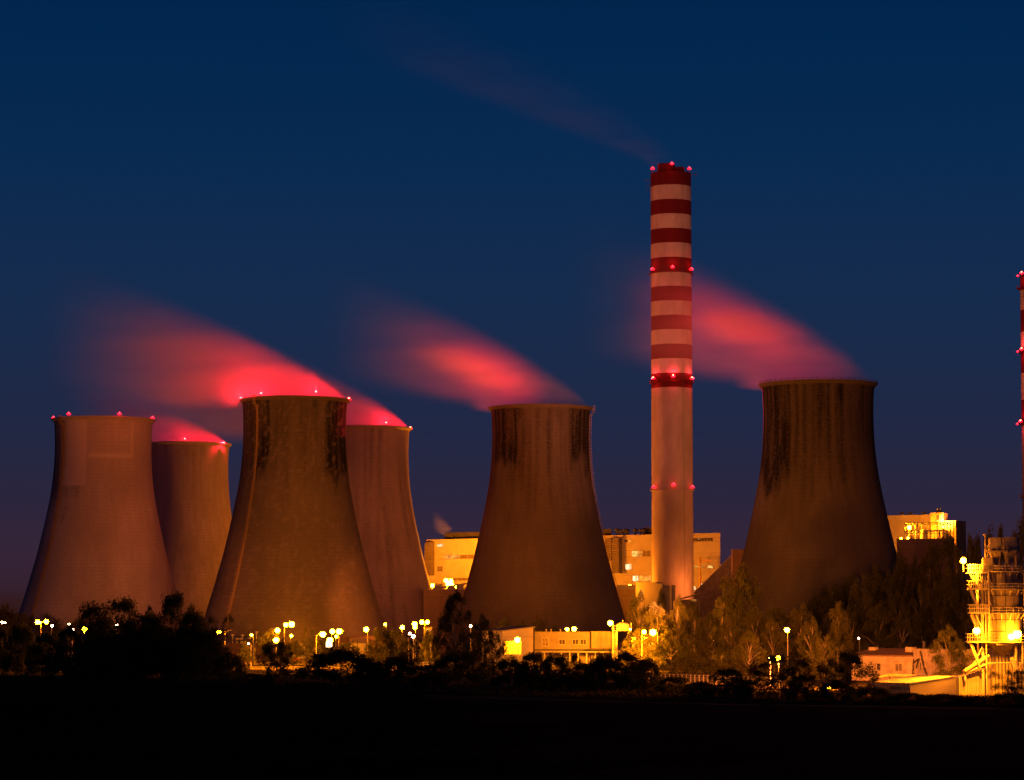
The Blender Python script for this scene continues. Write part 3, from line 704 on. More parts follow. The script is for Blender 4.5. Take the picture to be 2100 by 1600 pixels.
# right: old workshop, tall end, shed
fr1 = pxface(1745, 690, 1872, 676); hr1 = fr1.uv(1800, 1346)[1]
r = fr1.root("old_workshop", "long old orange plastered building with a felt roof, roof stack and two small windows", "building")
q = MB(); q.box(0, fr1.L, 0, 9, -.5, hr1); q.build("wall", M_OLDW, r)
q = MB(); a = hr1; q.add([(-.5, -.6, a), (fr1.L + .4, -.6, a), (fr1.L + .4, 9.5, a + 1.6), (-.5, 9.5, a + 1.6), (-.5, -.6, a + .35), (fr1.L + .4, -.6, a + .35), (fr1.L + .4, 9.5, a + 1.95), (-.5, 9.5, a + 1.95)],
                         [(0, 1, 5, 4), (1, 2, 6, 5), (2, 3, 7, 6), (3, 0, 4, 7), (4, 5, 6, 7), (3, 2, 1, 0)]); ro = q.build("roof", mat("worn_felt", (.16, .10, .07), .9, .3, .6), r)
q = MB(); b0, _ = fr1.uv(1836.5, 1340); b1, zt = fr1.uv(1851, 1327.5); q.box(b0, b1, 4, 5.8, a + .9, zt); q.build("stack", M_OLDW, ro)
b0, zt = fr1.uv(1864, 1315.5); q = MB(); q.box(b0 - .25, b0 + .25, 6, 6.5, a + 1, zt); q.build("flue_pipe", M_DSTEEL, ro)
b0, zt = fr1.uv(1758, 1327.5); q = MB(); q.box(b0 - 1, b0 + 1, 6, 7.5, a + 1, zt); q.build("stack", M_OLDW, ro)
window(r, fr1, 1799, 1361, 1806, 1374.5, M_GLASS, 1, 2, sill=True); window(r, fr1, 1836.5, 1362, 1850, 1376, M_BLIND, 2, sill=True)
fr2 = pxface(1872.3, 673, 1935, 655); hr2 = fr2.uv(1890, 1333)[1]
r = box_building("workshop_end", fr2, hr2, 8, M_OLDW, "taller blank end of the old workshop with dark creeper stains", "building", .25)
window(r, fr2, 1887, 1360, 1890.5, 1374, M_GLASS, sill=True)
q = MB(); rr_ = random.Random(9)
for x0, y0, x1, y1 in ((1875, 1353, 1873, 1386), (1884, 1352, 1878, 1358), (1889, 1336, 1894, 1360), (1894, 1360, 1902, 1386), (1886, 1352, 1880, 1370)):
    for i in range(60):
        t = rr_.random(); b, z = fr2.uv(x0 + (x1 - x0) * t + rr_.gauss(0, .8), y0 + (y1 - y0) * t + rr_.gauss(0, .6)); s = rr_.uniform(.1, .28)
        q.add([(b - s, -.1 - rr_.random() * .2, z), (b, -.12, z - s), (b + s, -.1 - rr_.random() * .2, z), (b, -.12, z + s)], [(0, 1, 2, 3)])
o = q.build("wall_creeper", mat("creeper_leaf", (.05, .04, .02), .9, .3, 2), None); o.location = fr2.A; o.rotation_euler.z = fr2.ang
tag(o, "dark creeper strands on the blank end of the old workshop", "creeper")
# corrugated shed
A = P(1793, 1275, 560); B = P(1865, 1275, 548); fsh = Face((A.x, A.y, 0), (B.x, B.y))
r = fsh.root("corrugated_shed", "low corrugated metal shed with a bright yellow sloping roof and a louvre", "shed")
hf = fsh.uv(1865, 1402.5)[1]; D = 11; hback = hf + 1.35
q = MB(); L = fsh.L; q.add([(0, 0, -.3), (L, 0, -.3), (L, 0, hf), (0, 0, hf), (0, D, -.3), (L, D, -.3), (L, D, hback), (0, D, hback)], [(0, 1, 2, 3), (5, 4, 7, 6), (4, 0, 3, 7)], 0)
q.add([(L, 0, -.3), (L, D, -.3), (L, D, hback), (L, 0, hf)], [(0, 1, 2, 3)], 1); q.build("wall", [M_CORR, M_WALL], r)
q = MB(); q.add([(-.3, -.35, hf - .02), (L + .1, -.35, hf - .02), (L + .1, D, hback), (-.3, D, hback), (-.3, -.35, hf + .12), (L + .1, -.35, hf + .12), (L + .1, D, hback + .14), (-.3, D, hback + .14)],
                [(0, 1, 5, 4), (1, 2, 6, 5), (2, 3, 7, 6), (3, 0, 4, 7), (4, 5, 6, 7)]); q.build("roof", mat("sheet_roof", (.55, .52, .42), .7, .12, .5, corr=(0, 1.0)), r)
window(r, fsh, 1825, 1409, 1846, 1413, M_GLASS, 1, 3, name="louvre")
q = MB(); q.box(-6, -1, 2, 4.5, 0, 2.3); q.box(-.8, 2.4, -3, -1.2, 0, 1.5); o = q.build("storage_crates", M_OLDW, None); o.location = fsh.A; o.rotation_euler.z = fsh.ang
tag(o, "small lit boxes left of the corrugated shed by the dark bush", "crate", kind=None)
# pipe bridge
p0, p1 = P(1822, 1385, 600), P(1962, 1391, 585); q = MB(); q.tube(p0, p1, .38, n=10)
q.tube(P(1822, 1385, 600), P(1800, 1390, 600), .3, n=8)
rp = tag(empty("pipe_bridge", (p0.x, p0.y, 0)), "horizontal lagged pipe on posts running from the shed to the silo", "pipe")
o = q.build("pipe", M_STEEL, None); o.parent = rp; o.matrix_parent_inverse = Matrix.Translation(-rp.location)
q = MB()
for t in (0.02, .45, .88):
    c_ = p0.lerp(p1, t); q.tube((c_.x, c_.y, 0), (c_.x, c_.y, c_.z - .38), .15, n=5); q.tube((c_.x - 1.2, c_.y, 0), (c_.x, c_.y, c_.z - .5), .08, n=4)
o = q.build("supports", M_DSTEEL, None); o.parent = rp; o.matrix_parent_inverse = Matrix.Translation(-rp.location)
fg = pxface(1895, 575, 1958, 570); r = box_building("low_store", fg, fg.uv(1920, 1408)[1], 5, M_OLDW, "low flat-roofed store under the pipe bridge", "building", .15)
for i, (x0, x1) in enumerate(((1914, 1918), (1921, 1925), (1928, 1933), (1941, 1946))): window(r, fg, x0, 1411, x1, 1417, M_GLASS if i % 2 else M_LITO, name="opening")

# small things between the lamps on the left
fp = pxface(455, 1085, 560, 1080); hp = fp.uv(500, 1321)[1]
r = box_building("pump_house", fp, hp, 8, mat("dark_brick", (.14, .085, .05), .9, .3, .4), "low dark pump house with pipes on its roof at the foot of the stained tower", "building", .3)
for x, y in ((472, 1303), (481, 1311), (492, 1303.5), (489, 1311), (507, 1309), (521, 1297)):
    a, z = fp.uv(x, y); q = MB(); q.lathe([(.2, hp + .1), (.2, z - .6), (.75, z), (.75, z + .4)], a, 3, 8, caps=True); q.build("roof_vent", M_STEEL, r)
q = MB(); q.tube((3, 2, hp + 1.5), (fp.L - 2, 2, hp + 1.7), .3); q.tube((3, 4, hp + 3), (fp.L - 6, 4, hp + 3.1), .3); q.build("roof_pipe", M_DSTEEL, r)
fh = pxface(718, 1060, 750, 1060); r = fh.root("gate_lodge", "small house with a purple grey roof and a pale wall among the small conifers", "building")
h1 = fh.uv(730, 1319)[1]; h2 = fh.uv(730, 1308.5)[1]; L = fh.L
q = MB(); q.box(0, L, 0, 6, -.3, h1); q.build("wall", M_WALL, r)
q = MB(); q.add([(-.4, -.5, h1), (L + .4, -.5, h1), (L + .4, 3, h2), (-.4, 3, h2), (-.4, 6.5, h1), (L + .4, 6.5, h1)], [(0, 1, 2, 3), (3, 2, 5, 4), (0, 3, 4), (1, 5, 2)]); q.build("roof", mat("grey_tiles", (.22, .17, .17), .9, .2, 1), r)
fh = pxface(690, 1075, 790, 1075); r = box_building("store_hall", fh, fh.uv(740, 1307)[1], 9, mat("dark_brick", (0, 0, 0)), "long dark store hall behind the small house and the single lamp", "building", .3)
fh = pxface(869, 1000, 886, 1000); r = box_building("lamp_kiosk", fh, fh.uv(880, 1287)[1], 6, M_RENDERW, "small lit kiosk beside the double lamp left of the tall birch", "kiosk", .2)
for y_ in (1290, 1294): window(r, fh, 874, y_, 884, y_ + 1.6, M_LITY, 2)
# white board below the lamp cluster; its floodlighting is put in as emission
fb2 = pxface(669, 800, 681, 800); r = tag(empty("glowing_board", fb2.A, fb2.ang), "small glaring white board just below the low lamp, glowing by itself", "sign")
_, zb = fb2.uv(675, 1327); _, zt = fb2.uv(675, 1316); q = MB(); q.box(0, fb2.L, 0, .2, zb, zt); q.build("panel", emit("emissive_panel", (1, .75, .35), 6), r)
q = MB(); q.box(.4, .6, .21, .4, 0, zt); q.box(fb2.L - .6, fb2.L - .4, .21, .4, 0, zt); q.build("posts", M_DSTEEL, r)
# fence along the plant and the low wall by the road
def post_fence(x0, Y0, x1, Y1, h, n, label, m):
    a = P(x0, 1275, Y0); b = P(x1, 1275, Y1); fc = Face((a.x, a.y, 0), (b.x, b.y)); r = fc.root("fence", label, "fence")
    q = MB()
    for i in range(n + 1): x = fc.L * i / n; q.box(x - .09, x + .09, -.09, .09, 0, h + .15)
    q.build("posts", m, r); q = MB()
    for z in (h * .35, h * .68, h): q.box(0, fc.L, -.04, .04, z - .06, z + .06)
    q.build("rails", m, r)
post_fence(740, 860, 935, 850, 2.2, 24, "pale rail fence along the yard between the round bush and the tall birch", M_STEEL)
post_fence(1330, 690, 1600, 640, 1.7, 30, "low dim rail fence below the birches", M_DSTEEL)
# ------------------------------------------------------------ silo plant at the right edge
SY = 560
M_SILO = mat("silo_plate", (.34, .29, .24), .7, .2, .25, stretch=(1, 1, .3))
M_YST = mat("galvanised_steel", (.55, .5, .4), .5, .15, 1)
cs = P(2056, 1275, SY); rs = tag(empty("silo", (cs.x, SY, 0)), "tall steel silo with ringed platforms glowing yellow at the right edge", "silo")
sz = lambda y: Z(y, SY)
sx = lambda x, y=1275: P(x, y, SY).x - cs.x
z_top, z_deck = sz(1172), sz(1318)
rad = 3.7
q = MB(); q.lathe([(rad, z_deck), (rad, z_top)], n=40); q.lathe([(rad, z_top), (.01, z_top + .1)], n=40)
q.build("tank", M_SILO, rs, smooth=True)
q = MB()
for i in range(12):
    t = 2 * math.pi * i / 12; q.box((rad + .04) * math.sin(t) - .06, (rad + .04) * math.sin(t) + .06, -(rad + .04) * math.cos(t) - .06, -(rad + .04) * math.cos(t) + .06, z_deck, z_top)
for y in (1222, 1271, 1295): q.lathe([(rad + .12, sz(y) - .1), (rad + .14, sz(y) + .1)], n=40)
q.build("stiffener", M_DSTEEL, rs)
q = MB(); q.lathe([(rad, z_deck - .1), (.5, sz(1347)), (.4, sz(1352))], n=32); q.build("hopper", M_SILO, rs)
def ring(zf, r1, bracket=True):
    q = MB(); q.lathe([(rad + .02, zf), (r1, zf), (r1, zf + .18), (rad + .02, zf + .18)], n=40); q.build("platform", M_YST, rs)
    q = MB()
    for i in range(20):
        t = 2 * math.pi * i / 20; x, y = (r1 - .05) * math.sin(t), -(r1 - .05) * math.cos(t); q.tube((x, y, zf + .18), (x, y, zf + 1.25), .05, n=4)
    for h in (.7, 1.25): q.lathe([(r1 - .08, zf + h - .04), (r1 - .02, zf + h), (r1 - .08, zf + h + .04)], n=40)
    q.build("handrail", M_YST, rs)
    if bracket:
        for i in range(14):
            t = 2 * math.pi * (i + .5) / 14
            if math.cos(t) < 0: continue
            q = MB(); q.tube((r1 * .97 * math.sin(t), -r1 * .97 * math.cos(t), zf), (rad * math.sin(t), -rad * math.cos(t), zf - 1.3), .07, n=4); q.build("bracket", M_YST, rs)
for y, e_ in ((1174, .9), (1210, 1.0), (1259, 1.0), (1318, 1.4)): ring(sz(y), rad + e_)
# plant on the silo roof
def rb(n, x0, x1, y0, y1, d0, d1, m=M_SILO, cone=False):
    q = MB(); a, b = sx(x0), sx(x1); zt, zb = sz(y0), sz(y1)
    if cone:
        zc = zt + (zb - zt) * .5; cx = (a + b) / 2
        q.box(a, b, d0, d1, zc, zt); q.add([(a, d0, zc), (b, d0, zc), (b, d1, zc), (a, d1, zc), (cx - .3, d0 + .8, zb), (cx + .3, d0 + .8, zb), (cx + .3, d1 - .8, zb), (cx - .3, d1 - .8, zb)], [(4, 5, 1, 0), (5, 6, 2, 1), (6, 7, 3, 2), (7, 4, 0, 3)])
    else: q.box(a, b, d0, d1, zb, zt)
    return q.build(n, m, rs)
rb("filter_box", 2031, 2053, 1103, 1160, -1.6, 1.2, cone=True); rb("filter_box", 2061, 2085, 1102, 1158, -1.4, 1.6, cone=True); rb("filter_box", 2085.5, 2091, 1102, 1165, -1, 1.5)
rb("fan_box", 2012, 2031, 1145, 1171, -3.6, -1.6, M_SILO); rb("duct_box", 2033, 2048, 1160, 1170, -3.6, -2)
q = MB(); a = sx(2019.5); q.tube((a, -2, sz(1172)), (a, -2, sz(1100)), .2, n=8); q.tube((a, -2, sz(1100)), (a, -2, sz(1096)), .45, n=8); q.build("vent_mast", M_SILO, rs)
q = MB(); zf = sz(1132); q.box(sx(2021), sx(2062), -3.2, -1.7, zf, zf + .2)
for x in (2021, 2031, 2041, 2051, 2061): q.box(sx(x) - .06, sx(x) + .06, -3.2, -3.1, zf + .2, zf + 1.3)
for h in (.75, 1.3): q.box(sx(2021), sx(2062), -3.22, -3.12, zf + h - .05, zf + h + .05)
for x in (2022, 2036, 2048, 2060): q.tube((sx(x), -3, zf), (sx(x + (3 if x < 2040 else -3)), -3, sz(1172)), .13, n=5)
q.tube((sx(2066), -2.6, sz(1172)), (sx(2066), -2.6, sz(1118)), .16, n=5); q.tube((sx(2058), -2.6, sz(1140)), (sx(2084), -2.6, sz(1168)), .1, n=5); q.tube((sx(2084), -2.6, sz(1118)), (sx(2060), -2.6, sz(1140)), .1, n=5)
q.build("roof_gantry", M_SILO, rs)
q = MB()
for x in range(2036, 2098, 4): q.tube((sx(x), -3, sz(1172)), (sx(x + (x % 3 - 1)), -3, sz(1164 + (x % 5))), .12, n=5)
q.build("pipework", M_DSTEEL, rs)
# columns
q = MB()
for x, y in ((sx(2010.5), -2.4), (sx(2010.5), 3), (sx(2098), -2.6), (sx(2098), 3)):
    q.tube((x, y, 0), (x, y, sz(1170)), .3, n=8)
q.tube((sx(2016), -3.4, 0), (sx(2016), -3.4, sz(1172)), .14, n=6); q.tube((sx(2022), -3.7, sz(1318)), (sx(2022), -3.7, sz(1172)), .2, n=6)
q.tube((sx(2075), -3.4, 0), (sx(2077), -3.2, z_deck), .28, n=8); q.tube((sx(2090), -3.2, 0), (sx(2090), -3.2, z_deck), .22, n=8)
q.build("column", M_YST, rs)
# stair tower at the left, its own steel frame joined to the silo
for k_, (y, x0) in enumerate(((1177, 1981), (1210, 1982), (1259, 1983), (1318, 1977.5))):
    q = MB(); zf = sz(y); a, b = sx(x0), sx(2022); q.box(a, b, -3.9, -1.2, zf, zf + .35)
    q.build("landing", M_YST, rs)
    q = MB(); n_ = 9
    for i in range(n_ + 1): x = a + (b - a) * i / n_; q.box(x - .06, x + .06, -3.92, -3.8, zf + .35, zf + 1.85)
    for h in (1.1, 1.85): q.box(a, b, -3.94, -3.82, zf + h - .07, zf + h + .07)
    for h in (1.1, 1.85): q.box(a - .02, a + .1, -3.8, -1.2, zf + h - .07, zf + h + .07)
    q.build("landing_rail", M_YST, rs)
for (x0, y0, x1, y1) in ((1986, 1178, 2002, 1209), (1986, 1211, 2004, 1257), (1986, 1261, 2003, 1300), (1984, 1320, 2004, 1372)):
    q = MB(); a = Vector((sx(x0), -3.3, sz(y0))); b = Vector((sx(x1), -3.3, sz(y1)))
    for dy in (0, 1.1): q.tube(a + Vector((0, dy, 0)), b + Vector((0, dy, 0)), .13, n=5); q.tube(a + Vector((0, dy, 1)), b + Vector((0, dy, 1)), .05, n=4)
    for i in range(14): c_ = a.lerp(b, (i + .5) / 14); q.box(c_.x - .25, c_.x + .25, c_.y, c_.y + 1.1, c_.z - .03, c_.z + .03)
    q.build("stair_flight", M_YST, rs)
q = MB()
for (x0, y0, x1, y1) in ((1998, 1180, 2010, 1200), (2004, 1178, 2010, 1190), (1998, 1213, 2010, 1235), (1996, 1262, 2010, 1290), (2008, 1327, 1988, 1366), (2022, 1188, 2038, 1209), (2022, 1230, 2036, 1257)):
    q.tube((sx(x0), -3.2, sz(y0)), (sx(x1), -3.0, sz(y1)), .13, n=5)
q.build("brace", M_YST, rs)
# corrugated hall under and beside the silo
M_CL = mat("yellow_cladding", (.5, .46, .36), .7, .08, .3, corr=(0, .7))
q = MB(); L0, L1 = sx(1963), sx(2012)
cf = tag(empty("silo_hall", (cs.x, SY, 0)), "corrugated hall under the silo with a lean-to at its left, lit bright yellow", "building")
zl, zr = sz(1389), sz(1374)
q.add([(L0, -1.5, -.3), (L1, -1.5, -.3), (L1, -1.5, zr), (L0, -1.5, zl), (L0, 5, -.3), (L1, 5, -.3), (L1, 5, zr), (L0, 5, zl)], [(0, 1, 2, 3), (5, 4, 7, 6), (4, 0, 3, 7), (3, 2, 6, 7)])
q.build("side_wing", M_CL, cf)
q = MB(); q.box(sx(2014), sx(2120), -.5, 6, -.3, sz(1330)); q.build("wall", M_CL, cf)
q = MB(); q.box(sx(2058), sx(2120), -3.5, -.51, 0, sz(1378)); q.build("porch", M_CL, cf)
q = MB(); q.tube((sx(1973), -2.6, sz(1376)), (sx(2023), -2.8, sz(1344)), .42, n=10); q.tube((sx(1976), -2.4, sz(1380)), (sx(2021), -3, sz(1360)), .2, n=8); q.tube((sx(2021), -3, sz(1360)), (sx(2100), -3, sz(1359)), .14, n=8)
q.tube((sx(1972), -2.2, sz(1374)), (sx(1974), -2.2, sz(1395)), .3, n=8)
q.tube((sx(2066), -4.2, sz(1348)), (sx(2076), -4.4, sz(1376)), .45, n=10); q.tube((sx(2084), -4, sz(1360)), (sx(2078), -4.2, sz(1377)), .15, n=6)
q.build("screw_conveyor", M_YST, rs)
q = MB(); q.box(sx(2035), sx(2060), -4.6, -3.9, sz(1323), sz(1315)); q.build("cable_box", M_SILO, rs)

# ------------------------------------------------------------ lamps
M_BULB = emit("sodium_glass", (1.0, .25, .0013), 800)
M_BULBR = emit("floodlamp_glass", (1.0, .25, .004), 260)
M_BULBW = emit("pale_lamp_glass", (1.0, .5, .22), 90)
M_POLE = mat("lamp_pole", (.35, .32, .27), .6, .2, 1)
def street_lamp(px_pole, Y, heads, label, group="street lamps of the plant", z0=0, white=False, hood=True, unlit=()):
    c = P(px_pole, 1275, Y); r = tag(empty("street_lamp", (c.x, Y, z0)), label, "street lamp", group)
    tops = [P(x, y, Y) for x, y, _ in heads] + [P(x, y, Y) for x, y in unlit]
    zt = max(p.z for p in tops) - z0
    q = MB(); q.tube((0, 0, 0), (0, 0, zt - .2), .17, .10, n=8); q.tube((0, 0, 0), (0, 0, 1.0), .24, .22, n=8); q.build("pole", M_POLE, r)
    for k_, p in enumerate(tops):
        l = p - Vector((c.x, Y, z0)); 
        lit = k_ < len(heads); rr = heads[k_][2] * .85 if lit else .5
        q = MB(); q.tube((0, 0, zt - .4), (l.x * .6, 0, max(zt, l.z + .35)), .07, n=5); q.tube((l.x * .6, 0, max(zt, l.z + .35)), (l.x, 0, l.z + rr * .8), .06, n=5); q.build("arm", M_POLE, r)
        q = MB(); s = rr * .95; q.lathe([(.12, l.z + rr * 1.2), (rr * .5, l.z + rr * 1.05), (rr * .55, l.z + rr * .86)], l.x, 0, 10, caps=True); h = q.build("lamp_head", M_DSTEEL if lit else M_POLE, r)
        if lit:
            q = MB(); q.sphere((l.x, 0, l.z), rr, 12, 8); q.build("bulb", M_BULBW if white else M_BULB, h, smooth=True)
    return r
SL = [
 (5, 1000, [(4.5, 1276.5, .5), (10.5, 1277, .28)], "pair of small white lights at the far left edge", 1),
 (84, 900, [(77, 1276, .85), (82, 1277, .5), (95, 1275, .85)], "lamp post with two bright yellow heads below the left tower's ladder", 0),
 (106, 950, [(107, 1283.5, .5)], "small white lamp just right of the two-headed post at far left", 1),
 (141, 1010, [(141.5, 1280, .4)], "small lamp above the dark bushes, left of the big starlike one", 1),
 (149, 860, [(148, 1291.5, .6)], "medium lamp low in the dark bushes at the left", 1),
 (176, 800, [(174, 1291.5, .95)], "bright orange lamp at the edge of the big dark tree on the left", 0),
 (240, 900, [(239, 1282, .28), (243, 1282, .28)], "two pinprick lights seen through the big dark tree", 1),
 (462, 880, [(449, 1297, .8)], "lamp post with one lit arm and one dark arm beside the left trees", 0),
 (520, 1050, [(516, 1302.5, .6)], "small lamp on the pump house roofline", 0),
 (515, 905, [(509.5, 1320.5, .3)], "tiny white light by the trimmed dark hedge", 1),
 (572, 1000, [(569, 1293, 1.05)], "starlike lamp between the tall double lamp and the yellow tree", 0),
 (583, 960, [(586, 1281.5, .85), (598, 1280.5, 1.2)], "tall double lamp, highest of the cluster before the stained tower", 0),
 (567, 880, [(566.5, 1313, 1.0)], "strongest lamp of all, low over the round dark bush", 0),
 (596, 1080, [(597.5, 1304, .65)], "smaller lamp standing just right under the tall double lamp", 0),
 (649, 880, [(662, 1301, 1.1)], "lamp on a long bare pole right of the yellow cypress", 0),
 (680, 1000, [(681.5, 1295, 1.05)], "left one of the two close bright lamps at the tower's foot", 0),
 (695, 900, [(695.5, 1295, 1.1)], "right one of the two close bright lamps, with an unlit arm", 0),
 (689, 1050, [(689.5, 1305.5, .65)], "smaller lamp under the two close bright lamps", 0),
 (677, 790, [(676.5, 1313, 1.0)], "low lamp straight above the glaring white board", 0),
 (754, 950, [(751, 1291, 1.0)], "single bright lamp standing alone right of the lamp cluster", 0),
 (792, 1010, [(790, 1281, .6)], "small high lamp above the round tree", 0),
 (824, 960, [(825, 1287, .85)], "lamp above the airy tree between the round tree and the double lamps", 0),
 (852, 930, [(850.5, 1280, .95), (851, 1287, .75)], "post with two lamps one above the other", 0),
 (871, 985, [(865, 1276, .9), (876.5, 1276, .85)], "post carrying two lamps side by side, left of the tall birch", 0),
 (838, 880, [(840, 1299.5, .5)], "upper small white light in the airy tree", 1),
 (848, 850, [(847.5, 1305, .65)], "lower white light beside the airy tree", 1),
 (965, 800, [(965, 1284, .42)], "lone small white light shining through the tall birch", 1),
 (1063, 800, [(1061, 1312.5, 1.0)], "bright lamp in front of the yellow workshop wall", 0),
 (1162, 925, [(1163, 1290.5, .7)], "smaller lamp over the office roof, left of its starlike neighbour", 0),
 (1178, 900, [(1177.5, 1290, .85)], "starlike lamp over the office roof", 0),
 (1256, 836, [(1251.5, 1278, .95)], "bright lamp at the top of the lit ladder by the tank", 0),
 (1294, 900, [(1293, 1290.5, .45)], "small white lamp right of the tank", 1),
 (1316, 812, [(1321, 1296, .75)], "left lamp glowing inside the birches behind the hedge", 0),
 (1349, 800, [(1339, 1297, 1.15)], "large lamp on the tall pole among the birches", 0),
 (1325, 850, [(1323.5, 1308.5, .75)], "lamp hidden low in the yellow glowing foliage", 0),
 (1300, 850, [(1299, 1311, .85)], "lamp at the left side of the glowing foliage", 0),
 (1615, 720, [(1614, 1292, .8)], "single starlike lamp in the middle of the birch wood", 0),
 (1596, 600, [(1595.5, 1350.5, .6)], "orange light at the top of the dark bush in front of the birches", 0),
 (1579, 610, [(1579, 1350.5, .32)], "small pinkish light left of the orange one on the dark bush", 1),
 (1762, 800, [(1761, 1309, .3)], "tiny greenish light above the old workshop roof", 1),
 (1700, 600, [(1699.5, 1410, .5)], "lamp low behind the bushes left of the corrugated shed", 0),
 (1446, 1000, [(1461, 1313, .2)], "tiny red light deep in the birch wood", 1),
]
for x, Y, hd, lb, wh in SL:
    street_lamp(x, Y, hd, lb, white=bool(wh), unlit=((475, 1295),) if x == 462 else ((707, 1297),) if x == 695 and Y == 900 else ())
# wall and roof lamps of the plant: short posts on what carries them
def roof_lamp(px, py, Y, rr, label, name="floodlamp", cat="floodlight", base=None):
    p = P(px, py, Y); r = tag(empty(name, (p.x, p.y, p.z - 1.6 if base is None else base)), label, cat, "floodlamps on the plant roofs and walls")
    h = p.z - r.location.z
    q = MB(); q.tube((0, 0, 0), (0, .3, h - .1), .09, n=6); q.build("bracket", M_DSTEEL, r)
    q = MB(); q.lathe([(.1, h + rr * 1.2), (rr * .5, h + rr * 1.05), (rr * .55, h + rr * .86)], 0, 0, 10, caps=True); hd = q.build("lamp_head", M_DSTEEL, r)
    q = MB(); q.sphere((0, 0, h), rr, 12, 8); q.build("bulb", M_BULBR, hd, smooth=True)
hr_ = ht + .13
for a in ((887, 1201, 1345, .95, "lamp at the left end of the brown hall's roof"), (922.5, 1200, 1345, 1.9, "very bright floodlamp in the middle of the brown hall's roof, left of the dark tower"),
          (934, 1203, 1345, .8, "small floodlamp just right of the very bright one"), (945, 1201, 1340, .8, "floodlamp nearest the dark tower's left flank on the brown hall"),
          (915, 1191, 1348, 1.1, "floodlamp above the very bright one, against the boiler house wall"), (925, 1191, 1349, .9, "second floodlamp against the boiler house wall"),
          (1291.5, 1202, 1325, .8, "floodlamp on the brown hall right of the dark tower"), (1300, 1207, 1320, .6, "small floodlamp beside the box building by the chimney")):
    roof_lamp(*a, base=hr_)
roof_lamp(1865, 1082, 1272, 1.0, "bright floodlamp inside the left bay of the steel frame", base=h4 + .13)
roof_lamp(1934.5, 1081, 1272, .45, "small lamp inside the right bay of the steel frame", base=h4 + .13)
roof_lamp(1848, 1104.5, 1271, .5, "left lamp of the row along the bunker terrace", base=h4 + .13); roof_lamp(1862, 1103.5, 1271, .5, "right lamp of the row along the bunker terrace", base=h4 + .13)
roof_lamp(1975.5, 1150, SY - 4, .62, "starlike lamp on the topmost silo landing", base=sz(1177) + .35)
roof_lamp(2003, 1294, SY - 3.6, .75, "lamp over the lowest silo landing", base=sz(1318) + .35)
roof_lamp(2086, 1301, SY - 4.6, .9, "blazing lamp before the silo wall, right of its middle", base=sz(1318) + .2)
roof_lamp(2074, 1306, SY - 4.6, .7, "second blazing lamp before the silo wall", base=sz(1318) + .2)
# added spots, most at lamp positions, aimed to brighten towers, walls, trees, steam
def aim_fill(px, py, Y, tx, ty, tY, pw, cone=50, col=SODIUM, size=2.5):
    return lamp("SPOT", P(px, py, Y), pw, col, size, None, P(tx, ty, tY), cone, .6, name="added_fill_spot")
BL = (1.0, .19, .06)
aim_fill(174, 1283, 800, 215, 1130, 1200, 5e5, 40, BL)
aim_fill(449, 1285, 880, 350, 1080, 1417, 9e5, 14, BL)
aim_fill(598, 1272, 930, 600, 1030, 1130, 4e4, 70)
aim_fill(790, 1275, 1008, 760, 1235, 1132, 5e5, 26)
aim_fill(825, 1280, 958, 790, 1090, 1300, 2.2e5, 26, BL)
aim_fill(1177.5, 1282, 901, 1120, 1120, 1200, 1.7e5, 62)
aim_fill(1339, 1285, 800, 1376, 700, 1300, 3.0e6, 22, (1, .23, .12))
aim_fill(1975.5, 1143, SY - 7, 1670, 1010, 1060, 1.7e5, 36)
aim_fill(1934.5, 1078, 1276, 2100, 900, 1480, 9e5, 40)
aim_fill(1339, 1285, 799, 1328, 1203, 1250, 3.5e5, 9)
aim_fill(1339, 1283, 799, 1512, 1150, 1240, 1.6e6, 7)
aim_fill(1339, 1283, 799, 1410, 1225, 1146, 1.5e5, 12)
aim_fill(1595, 1345, 598, 1540, 1280, 770, 6e5, 80)
aim_fill(1449, 1340, 640, 1420, 1280, 820, 4e5, 80)
aim_fill(1699, 1398, 598, 1700, 1270, 745, 2.4e5, 90)
aim_fill(1975.5, 1146, SY - 7, 1850, 1375, 680, 8e5, 70, SODL)
aim_fill(2003, 1288, SY - 7, 1845, 1400, 553, 1.8e5, 60, SODL)
aim_fill(2003, 1288, SY - 7, 2040, 1390, 553, 2.5e4, 110, SODL, .6)
aim_fill(174, 1283, 798, 330, 700, 1150, 1.1e6, 22)
aim_fill(566.5, 1312, 881.5, 595, 1350, 930, 1.0e5, 95, SODL, 1)
aim_fill(567, 1312, 876.5, 580, 1380, 800, 3e5, 110, SODL, 1)
aim_fill(919, 1186, 1342, 925, 1140, 1430, 9e5, 130, SODL, 1.2)
aim_fill(1595.5, 1344, 598, 1500, 1440, 490, 5e4, 100, SODL, .5)
aim_fill(2003, 1290, SY - 10, 1988, 1398, 558, 5e4, 60, SODL, .5)
aim_fill(2003, 1288, SY - 7, 1880, 1445, 478, 5e4, 70, SODL, .5)
lamp("POINT", P(919, 1186, 1342), 6e5, SODL, 1.5)  # added fill points from here on, most close to a lamp
lamp("POINT", P(1292, 1193, 1310), 5e4, SODL, 1.2)
lamp("POINT", P(1285, 1205, 1243), 1.6e4, SODL, .6)  # added fill for the box building; no lamp stands here
lamp("POINT", P(1430, 1203, 1285), 1.6e4, SODIUM, 1.5)
lamp("POINT", P(650, 1306, 870), 4e4, SODL, 1)
lamp("POINT", P(1699, 1404, 596), 1.2e4, SODL, .5)
aim_fill(1339, 1290, 801.5, 1322, 1318, 832, 3e5, 95, SODL, .8)
aim_fill(1321, 1289, 813, 1314, 1312, 832, 2e5, 100, SODL, .8)
lamp("POINT", P(800, 1310, 840), 2e4, SODL, 1)
lamp("POINT", P(1866, 1084, 1274), 1.2e5, SODL, 1)
